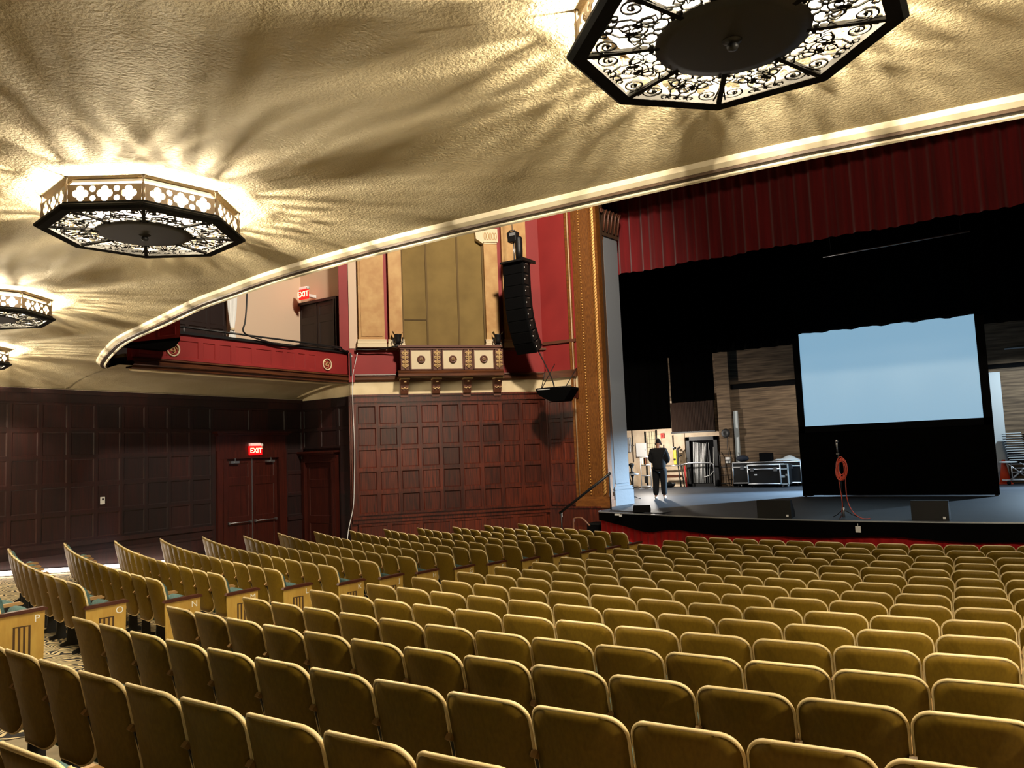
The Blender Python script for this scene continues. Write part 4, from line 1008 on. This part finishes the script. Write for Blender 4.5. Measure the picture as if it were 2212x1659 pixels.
t = thing('hanging_speaker', 'black wedge speaker hung on wires in front of the panelled corner', 'speaker', (-7.55, 18.05, 4.3), R(8))
mb = MB(); mb.prism([(-.5, .06), (.52, .06), (.52, 0), (.3, -.3), (-.1, -.3), (-.42, -.12), (-.5, 0)], -.25, .3, VELB, 'y'); mb.build('cabinet', t)
mb = MB(); mb.tube([(-.45, 0, .06), (-.1, .2, .75)], .012, BLACK, 5); mb.tube([(-.45, 0, .06), (-.3, 0, .6)], .012, BLACK, 5); mb.tube([(.25, 0, .06), (.5, .3, .6)], .012, BLACK, 5); mb.build('suspension_wire', t)
mb = MB(); mb.tube([(-.5, -.2, .07), (.5, -.2, .08)], .012, BLACK, 5); mb.tube([(-.45, -.25, .03), (-.1, -.25, .03)], .012, WHITE, 5); mb.build('edge_bar', t)
t = thing('stair_handrail', 'black sloping handrail rising to the stage in front of the gilded pilaster', 'handrail', (0, 0, 0))
mb = MB(); mb.tube([(-7.55, 17.9, 1.02), (-6.02, 17.95, 2.05)], .035, BLACK, 8); mb.build('top_bar', t)
mb = MB(); mb.tube([(-6.06, 17.95, 2.03), (-6.05, 17.95, 1.1)], .022, BLACK, 6); mb.build('post', t)
mb = MB(); mb.tube([(-7.5, 17.9, 1.02), (-7.48, 17.9, -.01)], .022, BLACK, 6); mb.build('post', t)
t = thing('step_rail', 'short brown bent pipe rail beside the stage steps', 'rail', (0, 0, 0))
mb = MB(); mb.tube(catmull([(-6.98, 17.6, .0), (-6.97, 17.6, .8), (-6.93, 17.6, .92), (-6.72, 17.6, .93), (-6.5, 17.6, .74)], 5), .022, mat('rail_brown', lin(128, 88, 66), .4), 8); mb.build('pipe', t)
t = thing('stage_steps', 'black steps up to the left corner of the stage', 'steps', (-6.55, 18.1, 0))
for k in range(3):
    mb = MB(); mb.box(-.55+.1*k, .2, -.4+.25*k, .6, .0+.25*k, .24+.25*k, BLACKM); mb.box(-.55+.1*k, .2, -.41+.25*k, -.4+.25*k, .2+.25*k, .24+.25*k, BLACK); mb.build('step', t)
mb = MB(); mb.cbox(-.02, .02, -.02, 0, -.09, .09, WHITE, .006); o = mb.build('wall_tag', None, (-8.05, 18.9, .92), 0); tag(o, 'small white strip on the dark wall below the dado left of the handrail', 'wall strip')

# ------------------------------------------------------------------ person on stage (seen from behind)
def person():
    SH = mat('black_shirt', lin(16, 15, 16), .9); TR = mat('black_trousers', lin(12, 12, 14), .9); SK = mat('skin', lin(206, 150, 120), .6); HR = mat('dark_cap', lin(34, 26, 26), .8); SHOE = mat('white_shoe', lin(214, 204, 190), .6)
    t = thing('person', 'person in black clothes and cap standing with back turned in the stage wing', 'person', (-6.42, 22.1, STG), R(12)); t.scale = (.9, .95, 1)
    def skin(name, V, E, m, parent, lvl=2):
        me = bpy.data.meshes.new(name); me.from_pydata([v[:3] for v in V], E, [])
        o = bpy.data.objects.new(name, me); COL.objects.link(o)
        md = o.modifiers.new('s', 'SKIN'); ls = me.skin_vertices[0].data
        for d, v in zip(ls, V): r = v[3]; d.radius = r if isinstance(r, tuple) else (r, r)
        ls[0].use_root = True
        sb = o.modifiers.new('sub', 'SUBSURF'); sb.levels = lvl; sb.render_levels = lvl
        dg = bpy.context.evaluated_depsgraph_get(); me2 = bpy.data.meshes.new_from_object(o.evaluated_get(dg)); bpy.data.objects.remove(o)
        for p in me2.polygons: p.use_smooth = True
        me2.materials.clear(); me2.materials.append(m)
        q = bpy.data.objects.new(name, me2); COL.objects.link(q); q.parent = parent; return q
    # body: one continuous figure (skin), pelvis root
    V = [(0, 0, .95, (.17, .13)), (0, .0, 1.1, (.18, .14)), (0, .0, 1.28, (.2, .13)), (0, -.01, 1.42, (.17, .11)), (0, -.0, 1.5, .065), (0, .03, 1.57, .06),
         (-.19, 0, 1.42, .07), (-.25, .02, 1.18, .052), (-.2, .22, 1.08, .042), (-.16, .3, 1.1, .034),
         (.19, 0, 1.42, .07), (.26, .03, 1.17, .052), (.2, .22, 1.05, .042), (.14, .3, 1.08, .034),
         (-.1, 0, .86, .11), (-.13, .01, .48, .075), (-.16, -.02, .1, .05), (-.17, .08, .04, .045),
         (.1, 0, .86, .11), (.11, .01, .48, .075), (.12, -.02, .1, .05), (.13, .08, .04, .045),
         (0, .06, 1.66, (.078, .095)), (0, .07, 1.74, (.075, .09))]
    E = [(0, 1), (1, 2), (2, 3), (3, 4), (4, 5), (5, 22), (22, 23), (3, 6), (6, 7), (7, 8), (8, 9), (3, 10), (10, 11), (11, 12), (12, 13), (0, 14), (14, 15), (15, 16), (16, 17), (0, 18), (18, 19), (19, 20), (20, 21)]
    b = skin('body', V, E, SK, t)
    # hands: palm plus fingers, part of the body's skin colour
    for s, wx in ((-1, -.16), (1, .14)):
        for k in range(5):
            a = (k-1.5)*.018
            if k == 4: pts = [(wx-s*.03, .3, 1.1, .011), (wx-s*.055, .34, 1.12, .01), (wx-s*.06, .37, 1.13, .008)]
            else: pts = [(wx+a, .32, 1.1, .011), (wx+a, .38, 1.11-.005*k, .0095), (wx+a*1.1, .41, 1.09, .008)]
            skin('finger', pts, [(0, 1), (1, 2)], SK, b, 1)
    mb = MB()
    for s in (-1, 1): mb.ball((s*.082, .06, 1.66), .025, SK, 8, (.5, 1, 1.4))
    mb.ball((0, .165, 1.65), .018, SK, 8); mb.ball((-.03, .15, 1.69), .01, BLACK, 6); mb.ball((.03, .15, 1.69), .01, BLACK, 6); mb.box(-.025, .025, .15, .157, 1.605, 1.612, REDP)
    mb.build('face', b)
    V = [(0, 0, .84, (.235, .185)), (0, 0, 1.0, (.25, .2)), (0, 0, 1.16, (.25, .195)), (0, 0, 1.32, (.26, .18)), (0, -.01, 1.46, (.23, .15)), (0, 0, 1.55, .1), (-.21, 0, 1.44, .115), (-.285, .02, 1.2, .1), (-.23, .14, 1.1, .085), (.21, 0, 1.44, .115), (.295, .03, 1.19, .1), (.24, .14, 1.08, .085)]
    skin('shirt', V, [(0, 1), (1, 2), (2, 3), (3, 4), (4, 5), (4, 6), (6, 7), (7, 8), (4, 9), (9, 10), (10, 11)], SH, t)
    V = [(0, 0, 1.04, (.22, .175)), (-.115, 0, .84, .15), (-.135, .01, .48, .118), (-.165, -.01, .09, .1), (.115, 0, .84, .15), (.12, .01, .48, .118), (.125, -.01, .09, .1)]
    skin('trousers', V, [(0, 1), (1, 2), (2, 3), (0, 4), (4, 5), (5, 6)], TR, t)
    for x in (-.17, .13):
        mb = MB(); mb.ball((x, .05, .045), .05, SHOE, 12, (.95, 2.6, .9)); mb.build('shoe', t)
    mb = MB(); mb.ball((0, .07, 1.725), .1, HR, 16, (.92, 1.08, .85)); mb.box(-.07, .07, .15, .23, 1.7, 1.712, HR); mb.build('cap', t)
    mb = MB(); mb.tube([(.09*math.cos(a), .06, 1.68+.14*math.sin(a)) for a in [PI*i/12 for i in range(13)]], .009, BLACK, 6)
    for s in (-1, 1): mb.lathe([(.0001, -.015), (.035, -.012), (.035, .012), (.0001, .015)], BLACK, 12, (s*.095, .06, 1.66), axis='x')
    mb.build('headset', t)
    mb = MB(); mb.box(-.06, .04, .36, .375, 1.08, 1.16, BLACK); mb.build('phone', t)
person()

# ------------------------------------------------------------------ octagonal ceiling lamps
def spiral(cx, cy, r0, a0, turns, sgn, n=26):
    return [(cx+r0*(1-.82*i/n)*math.cos(a0+sgn*2*PI*turns*i/n), cy+r0*(1-.82*i/n)*math.sin(a0+sgn*2*PI*turns*i/n), 0) for i in range(n+1)]
def circ(cx, cy, r, n=16, sx=1, sy=1, rot=0):
    c, s = math.cos(rot), math.sin(rot); o = []
    for i in range(n):
        a = 2*PI*i/n; x = r*sx*math.cos(a); y = r*sy*math.sin(a); o.append((cx+x*c-y*s, cy+x*s+y*c, 0))
    return o
def make_lamp():
    t = thing('ceiling_lamp', '', 'ceiling lamp', (0, 0, 0), 0, 'octagonal ceiling lamps')
    RO = .80; o8 = PI/8; ap = math.cos(o8)
    # rim (corner radius profile), corners at angles k*45 deg
    mb = MB(); mb.lathe([(.715, .012), (.70, .0), (.775, -.004), (.80, .012), (.80, .03), (.765, .045), (.765, .06), (.735, .06), (.735, .02), (.715, .012)], LAMPD, 8, smooth=False, cap=False); mb.build('rim', t)
    # pierced side panels
    rp = .742; half = rp*math.sin(o8)-.012; apo = rp*ap; zb, zt = .055, .196; hh = (zt-zb)/2
    def quatre(cx, s=1.):
        pts = []
        d = .031*s; r = .028*s
        for k in range(4):
            c = (cx+d*math.cos(k*PI/2), d*math.sin(k*PI/2))
            for i in range(9):
                a = k*PI/2-R(112)+R(224)*i/8; pts.append((c[0]+r*math.cos(a), c[1]+r*math.sin(a)))
        return pts
    holes = []
    for cx in (-.178, 0, .178): holes.append(quatre(cx))
    for cx in (-.089, .089):
        for cy in (-.036, .036): holes.append([(cx+.0225*math.cos(2*PI*i/14), cy+.0225*math.sin(2*PI*i/14)) for i in range(14)])
    pm = holes_plate([(-half, -hh), (half, -hh), (half, hh), (-half, hh)], holes, .0035, LAMPB)
    for k in range(8):
        a = PI/8+k*PI/4
        p = bpy.data.objects.new('side_panel', pm); COL.objects.link(p); p.parent = t
        p.matrix_local = Matrix.Rotation(a, 4, 'Z') @ Matrix.Translation((apo, 0, (zb+zt)/2)) @ Matrix.Rotation(PI/2, 4, 'Z') @ Matrix.Rotation(PI/2, 4, 'X')
        a = k*PI/4
        mb = MB(); mb.lathe([(.012, .05), (.014, .06), (.009, .075), (.014, .1), (.009, .14), (.013, .19), (.006, .21), (.006, .24), (.016, .262)], LAMPB, 8, (rp*math.cos(a), rp*math.sin(a), 0)); mb.build('corner_post', t)
    # filigree: one sector panel in local frame, x radial
    ri, ro = .355, .70*ap
    mb = MB(); z = .014; w = .0055
    def T(pts, r=w, closed=False): mb.tube([(p[0], p[1], z) for p in pts], r, LAMPD, 4, closed, False)
    yo = ro*math.tan(o8)-.02
    for s in (1, -1):
        T(spiral(ro-.075, s*(yo-.085), .062, s*PI*.5, 1.7, -s), .006)
        mb.ball((ro-.075, s*(yo-.085), z), .011, LAMPD, 6)
        T(spiral(ro-.19, s*.075, .05, s*PI*1.2, 1.2, s))
        T(circ(ri+.04, s*.062, .042, 16, .8, 1.15)); T(circ(ri+.04, s*.13, .026, 12))
        T([(ro-.012, s*(yo-.02)), (ro-.13, s*(yo-.05)), (ro-.2, s*(yo-.07)), (ri+.06, s*.12)])
        T([(ri+.08, 0), (ro-.2, s*.05), (ro-.1, s*.075), (ro-.02, s*.04)])
        T(circ(ro-.028, s*.03, .022, 12, .9, 1.2)); T(circ(ro-.022, s*(.075), .017, 10))
        T([(ro-.14, 0), (ro-.17, s*.06), (ro-.24, s*.075), (ri+.085, s*.03)])
        T([(ro-.13, s*.02), (ro-.15, s*.09), (ro-.2, s*.13), (ri+.07, s*.1)])
    T(circ(ro-.135, 0, .038, 16, 1.3, .9)); T(circ(ri+.025, 0, .024, 12))
    T([(ro, 0), (ro-.07, 0), (ro-.1, .03), (ro-.13, 0), (ro-.1, -.03), (ro-.07, 0)])
    for s in (1, -1): mb.add([(ro-.16, s*.005, z-.004), (ro-.11, s*.045, z-.004), (ro-.13, s*.06, z-.004), (ro-.18, s*.03, z-.004)], [(0, 1, 2, 3)], LAMPD)
    gm = mb.mesh('grille_panel')
    for k in range(8):
        g = bpy.data.objects.new('grille_panel', gm); COL.objects.link(g); g.parent = t; g.rotation_euler = (0, 0, PI/8+k*PI/4)
        a = k*PI/4
        mb = MB(); mb.T = Matrix.Rotation(a, 4, 'Z'); mb.box(.32, .71, -.014, .014, .004, .024, LAMPD); mb.ball((.38, .025, .01), .012, LAMPD, 6); mb.ball((.38, -.025, .01), .012, LAMPD, 6); mb.build('spoke', t)
        a = PI/8+k*PI/4
        mb = MB(); mb.ball((.43*math.cos(a), .43*math.sin(a), .10), .034, BULB, 10, (1, 1, 1.2)); mb.lathe([(.014, .13), (.014, .236)], LAMPB, 8, (.43*math.cos(a), .43*math.sin(a), 0)); mb.build('bulb', t)
    mb = MB(); mb.lathe([(.0001, .0), (.3, .0), (.365, .006), (.37, .02), (.355, .03), (.0001, .03)], LAMPG, 40); d = mb.build('disc', t)
    mb = MB(); mb.lathe([(.0001, -.05), (.022, -.045), (.03, -.03), (.02, -.012), (.045, -.004), (.05, .002)], LAMPG, 14); mb.build('finial', d)
    mb = MB(); mb.lathe([(.0001, .236), (.66, .236), (.69, .23), (.69, .25), (.0001, .25)], PANW, 8, smooth=False, a0=0); mb.build('reflector', t)
    return t
lamp = make_lamp()
spots = [(-3.12, 3.61, 4.6, 13, 'whole octagonal pierced ceiling lamp, second from the right along the soffit'),
         (1.85, 3.59, 4.6, 23.5, 'largest octagonal pierced ceiling lamp, cut off by the top edge above the stage'),
         (-7.85, 4.33, 4.59, 10, 'octagonal pierced ceiling lamp half cut off by the left edge of the photo'),
         (-12.25, 5.75, 4.53, 8, 'farthest octagonal ceiling lamp, only its tip showing at the left edge')]
for i, (x, y, z, a, lab) in enumerate(spots):
    o = lamp if i == 0 else copy_tree(lamp)
    o.location = (x, y, z); o.rotation_euler = (0, 0, R(a)); o['label'] = lab

# ------------------------------------------------------------------ seats
def outline(hw, z0, z1, rt, rb, n=7):
    P = []
    for (cx, cz, r, a0) in ((hw-rt, z1-rt, rt, 0), (-hw+rt, z1-rt, rt, 90), (-hw+rb, z0+rb, rb, 180), (hw-rb, z0+rb, rb, 270)):
        for i in range(n+1):
            a = R(a0+90*i/n); P.append((cx+r*math.cos(a), cz+r*math.sin(a)))
    return P
def ysurf(x, z):
    f = (.83-z)/.55
    return .15*f-.03*f*f+.065*(x/.25)**2
def shell(mb, P, off, th, m, cz=.56):
    n = len(P); rings = [1., .8, .55, .3]
    vs = []; fs = []
    for sgn in (0, 1):
        for r in rings:
            for (x, z) in P:
                X = x*r; Z = cz+(z-cz)*r; vs.append((X, ysurf(X, Z)+off+(th if sgn else 0), Z))
        vs.append((0, ysurf(0, cz)+off+(th if sgn else 0), cz))
    k = n*len(rings)+1
    for s in (0, 1):
        b = s*k
        for q in range(len(rings)-1):
            for i in range(n): fs.append((b+q*n+i, b+q*n+(i+1) % n, b+(q+1)*n+(i+1) % n, b+(q+1)*n+i))
        for i in range(n): fs.append((b+(len(rings)-1)*n+i, b+(len(rings)-1)*n+(i+1) % n, b+k-1))
    for i in range(n): fs.append((i, (i+1) % n, k+(i+1) % n, k+i))
    mb.add(vs, fs, m, True)
def make_seat():
    t = thing('theatre_chair', '', 'seat', (0, 0, 0), 0, 'olive theatre seats')
    P = outline(.246, .27, .82, .095, .12)
    mb = MB(); shell(mb, P, 0, .016, SEATY); mb.build('backrest', t)
    mb = MB(); mb.tube([(x, ysurf(x, z)+.01, z) for x, z in P], .0115, PIPE, 6, True); mb.build('edge_piping', t)
    mb = MB(); Q = outline(.22, .33, .79, .09, .09); shell(mb, Q, .018, .05, TEAL); mb.build('back_cushion', t)
    # seat folded up: rounded cushion nearly upright
    mb = MB(); mb.T = Matrix.Translation((0, .27, .27)) @ Matrix.Rotation(R(74), 4, 'X')
    n = 20; vs = []; fs = []
    for zi, (zz, sc_) in enumerate(((-.05, .9), (-.035, 1.), (.02, 1.), (.055, .9), (.075, .6), (.08, .2))):
        for i in range(n):
            a = 2*PI*i/n; c, s = math.cos(a), math.sin(a)
            e = lambda v: math.copysign(abs(v)**.5, v)
            vs.append((.225*sc_*e(c),   .15+.185*sc_*e(s), zz))
    for q in range(5):
        for i in range(n): fs.append((q*n+i, q*n+(i+1) % n, (q+1)*n+(i+1) % n, (q+1)*n+i))
    fs.append(tuple(range(n))[::-1]); fs.append(tuple(5*n+i for i in range(n)))
    mb.add(vs, fs, TEAL, True); mb.build('seat_cushion', t)
    mb = MB(); mb.prism([(.09, .575), (.11, .595), (.42, .605), (.45, .585), (.44, .57), (.11, .56)], .243, .279, ARMW, 'x'); mb.build('armrest', t)
    mb = MB(); mb.prism([(.12, .0), (.42, .0), (.42, .03), (.3, .06), (.29, .3), (.4, .572), (.12, .56), (.2, .3), (.19, .06), (.12, .03)], .253, .269, IRON, 'x'); mb.build('standard', t)
    return t
SEAT = make_seat()
def make_aisle_extra():
    """cream slotted end panel with dark armrest, in seat coordinates, on the aisle side (+x)"""
    mb = MB(); x0, x1 = .262, .292
    mb.prism([(.12, 0.), (.5, 0.), (.51, .57), (.1, .555)], x0, x1, ENDP, 'x')
    for k in range(4):
        y = .23+.045*k
        mb.box(x1-.002, x1+.0015, y, y+.02, .1, .43, SLOT)
    mb.box(x1-.002, x1+.0015, .23, .385, .43, .442, SLOT)
    mb.box(x1, x1+.006, .13, .495, .0, .05, ENDP)
    return mb
EP = make_aisle_extra().mesh('end_panel')
mb = MB(); mb.prism([(.08, .56), (.1, .588), (.5, .605), (.53, .592), (.53, .57), (.1, .555)], .243, .31, ARMD, 'x'); AM = mb.mesh('armrest')
nums = ['', 'first', 'second', 'third', 'fourth', 'fifth', 'sixth', 'seventh', 'eighth', 'ninth', 'tenth', 'eleventh', 'twelfth', 'thirteenth', 'fourteenth', 'fifteenth', 'sixteenth', 'seventeenth', 'eighteenth', 'nineteenth', 'twentieth']
LET = 'ABCDEFGHJKLMNOP'
nseat = 0
def place(r, arc, sx, label, aisle=None):
    global nseat
    th = arc/r
    root = copy_tree(SEAT) if nseat else SEAT
    nseat += 1
    root.location = (r*math.sin(th), RC-r*math.cos(th), fz(r)); root.rotation_euler = (0, 0, th); root.scale = (sx, 1, 1)
    root['label'] = label
    if aisle:
        root['category'] = 'seat'; root['group'] = 'lettered aisle seats'; root.name = 'aisle_chair'
        for ch in list(root.children):
            if ch.name.startswith('armrest'): ch.data = AM
            if ch.name.startswith('standard'): ch.data = EP; ch.name = 'end_panel'; ep = ch
        text_obj('row_letter', aisle, .1, WHITE, ep, (.2945, .44, .495), (R(90), 0, R(90)), .001)
# camera data for culling seats outside the frame
CAM = (2.86, 0, 2.667); F = 1665.
yw, pt, rl = R(33.28), R(5.1), R(2.3)
fwd0 = Vector((-math.sin(yw), math.cos(yw), 0)); rt0 = Vector((math.cos(yw), math.sin(yw), 0)); up0 = Vector((0, 0, 1))
fwd = fwd0*math.cos(pt)+up0*math.sin(pt); up1 = -fwd0*math.sin(pt)+up0*math.cos(pt)
rgt = rt0*math.cos(rl)-up1*math.sin(rl); upv = up1*math.cos(rl)+rt0*math.sin(rl)
def pix(p):
    d = Vector(p)-Vector(CAM); z = d.dot(fwd)
    if z < .2: return None
    return (1106+F*d.dot(rgt)/z, 829.5-F*d.dot(upv)/z)
def inframe(r, arc, w):
    best = False
    for a in (arc-w/2, arc, arc+w/2):
        for h in (.82, .55, .2):
            th = a/r; p = pix((r*math.sin(th), RC-r*math.cos(th), fz(r)+h))
            if p and -70 < p[0] < 2370 and -10 < p[1] < 1679: best = True
    return best
ROWS = [(-2.591, .523), (-2.711, .55), (-2.903, .529), (-2.441, .544), (-1.916, .55), (-1.571, .516), (-1.033, .519), (-1.074, .534), (-.511, .542), (-.015, .545), (.029, .543), (.028, .544), (-.72, .509), (-3.18, .501), (-3.074, .492), (-1.95, .475), (-1.8, .475)]
LEFTTH = [-10.4, -10.0, -9.7, -9.7, -9.5, -9.6, -9.3, -9.3, -9.0, -8.6, -8.1, -7.7, -7.5, -7.4, -6.8, -7.2, -6.4]
rowname = lambda i: 'front row' if i == 0 else nums[i+1]+' row from the stage'
for i, (s0, L) in enumerate(ROWS):
    r = RA+PITCH*i if i < 16 else 31.6
    nl = max(0, round((s0-R(LEFTTH[i])*r)/L))
    start = s0-nl*L
    k = 0
    while True:
        a = start+L*(k+.5)
        if a > 8: break
        k += 1
        if not inframe(r, a, L): continue
        place(r, a, L/.52, 'olive-backed theatre seat, centre block, %s, %s from the left aisle' % (rowname(i), nums[k]))
# left block
INN = [-14.3, -14.0, -13.8, -13.7, -13.6, -13.6, -13.3, -13.1, -12.6, -12.1, -12.1, -11.8, -11.3, -11.2, -10.8]
OUT = [-27.8, -28.6, -28.8, -29.6, -29.7, -29.7, -29.8, -29.5, -28.1, -27.9, -27.1, -26.1, -25.1, -22.7, -21.5]
for i in range(15):
    r = RA+PITCH*i
    a1 = R(INN[i])*r-.1; a0 = R(OUT[i])*r
    n = round((a1-a0)/.53); L = (a1-a0)/n
    for k in range(n):
        a = a1-L*(k+.5)
        if not (inframe(r, a, L) or k < 2): continue
        if k == 0: place(r, a, L/.53, 'aisle seat of the left block with cream end panel lettered '+LET[i], LET[i])
        else: place(r, a, L/.53, 'olive-backed theatre seat, left block, %s from the aisle in the row lettered %s' % (nums[k+1], LET[i]))
print('SEATS', nseat)

# ------------------------------------------------------------------ rest of the shell (behind the camera and right)
mb = MB(); mb.box(-14.4, 14.4, -6.2, -6, 0, 4.9, WOODD); struct(mb.build('wall_back'), 'dark wood rear wall of the stalls', 'wall')
mb = MB(); mb.box(14.2, 14.4, -6, 15, -1, 12, WOODD); struct(mb.build('wall_right'), 'dark wood side wall on the right', 'wall')

# ------------------------------------------------------------------ lights
def light(kind, name, loc, energy, col, size=.1, target=None, spot=None, blend=.3):
    d = bpy.data.lights.new(name, kind); d.energy = energy; d.color = col
    if kind == 'AREA': d.size = size
    else: d.shadow_soft_size = size
    if spot: d.spot_size = R(spot); d.spot_blend = blend
    o = bpy.data.objects.new(name, d); COL.objects.link(o); o.location = loc
    if target: o.rotation_euler = (Vector(target)-Vector(loc)).to_track_quat('-Z', 'Y').to_euler()
    return o
WARM = (1, .87, .64)
for (x, y, z, a, l) in spots+[(6.7, 4.4, 4.6, 0, '')]:
    for k in range(4):
        w_ = R(a)+k*PI/2
        light('POINT', 'lamp_light', (x+.43*math.cos(w_), y+.43*math.sin(w_), z+.115), 275, WARM, .016)
light('SPOT', 'house_light', (-1, 9.5, 13), 8600, (1, .87, .70), .5, (-10.6, 16.2, 6.4), 74, .7)
light('SPOT', 'front_light', (3, 8, 12), 900, (1, .78, .55), .4, (-.5, 19.5, 6), 70, .6)
light('SPOT', 'house_light', (1, 11, 13), 1900, (1, .86, .64), .5, (-3, 13, 0), 70, .6)
light('SPOT', 'stage_flood', (.3, 27.6, 4.1), 18000, (.50, .75, 1), .1, (-4.7, 22.3, .45), 44, .85)
light('SPOT', 'stage_flood', (-1.5, 27.2, 4.1), 1300, (.50, .75, 1), .1, (-4.2, 26, 1.1), 84, .6)  # added fill for the floor by the road cases, no fixture of its own
light('SPOT', 'stage_flood', (4.6, 27.4, 4.1), 2200, (.55, .78, 1), .1, (3.4, 24.5, 0.6), 84, .6)  # extra flood without a fixture, set aside to keep off the screen
light('SPOT', 'wall_fill', (-3.6, 26.6, 4.5), 150, (1, .92, .80), .1, (-4.6, 29, 2.1), 118, .3)  # added fill for the boarded back wall, no fixture stands there
light('SPOT', 'wall_fill', (3.6, 26.2, 4.6), 420, (.72, .88, 1), .1, (2.8, 29, 1.6), 110, .3)  # added fill to lift the chair stack and column at right
light('POINT', 'wing_light', (-8.7, 26.6, 3.0), 330, (1, .92, .82), .1)
w = bpy.data.worlds.new('World'); sc.world = w; w.use_nodes = True
w.node_tree.nodes['Background'].inputs[0].default_value = (.012, .009, .006, 1); w.node_tree.nodes['Background'].inputs[1].default_value = .15

# ------------------------------------------------------------------ camera
cd = bpy.data.cameras.new('camera'); cam = bpy.data.objects.new('camera', cd); COL.objects.link(cam)
cd.sensor_fit = 'HORIZONTAL'; cd.sensor_width = 36; cd.lens = F/2212*36; cd.clip_end = 200; cd.clip_start = .05
M = Matrix(((rgt.x, upv.x, -fwd.x, CAM[0]), (rgt.y, upv.y, -fwd.y, CAM[1]), (rgt.z, upv.z, -fwd.z, CAM[2]), (0, 0, 0, 1)))
cam.matrix_world = M
sc.camera = cam
sc.cycles.max_bounces = 6; sc.cycles.diffuse_bounces = 3; sc.cycles.glossy_bounces = 2; sc.cycles.transmission_bounces = 2; sc.cycles.caustics_reflective = False; sc.cycles.caustics_refractive = False
sc.view_settings.view_transform = 'Standard'; sc.view_settings.look = 'None'; sc.view_settings.gamma = 1; sc.view_settings.exposure = 0
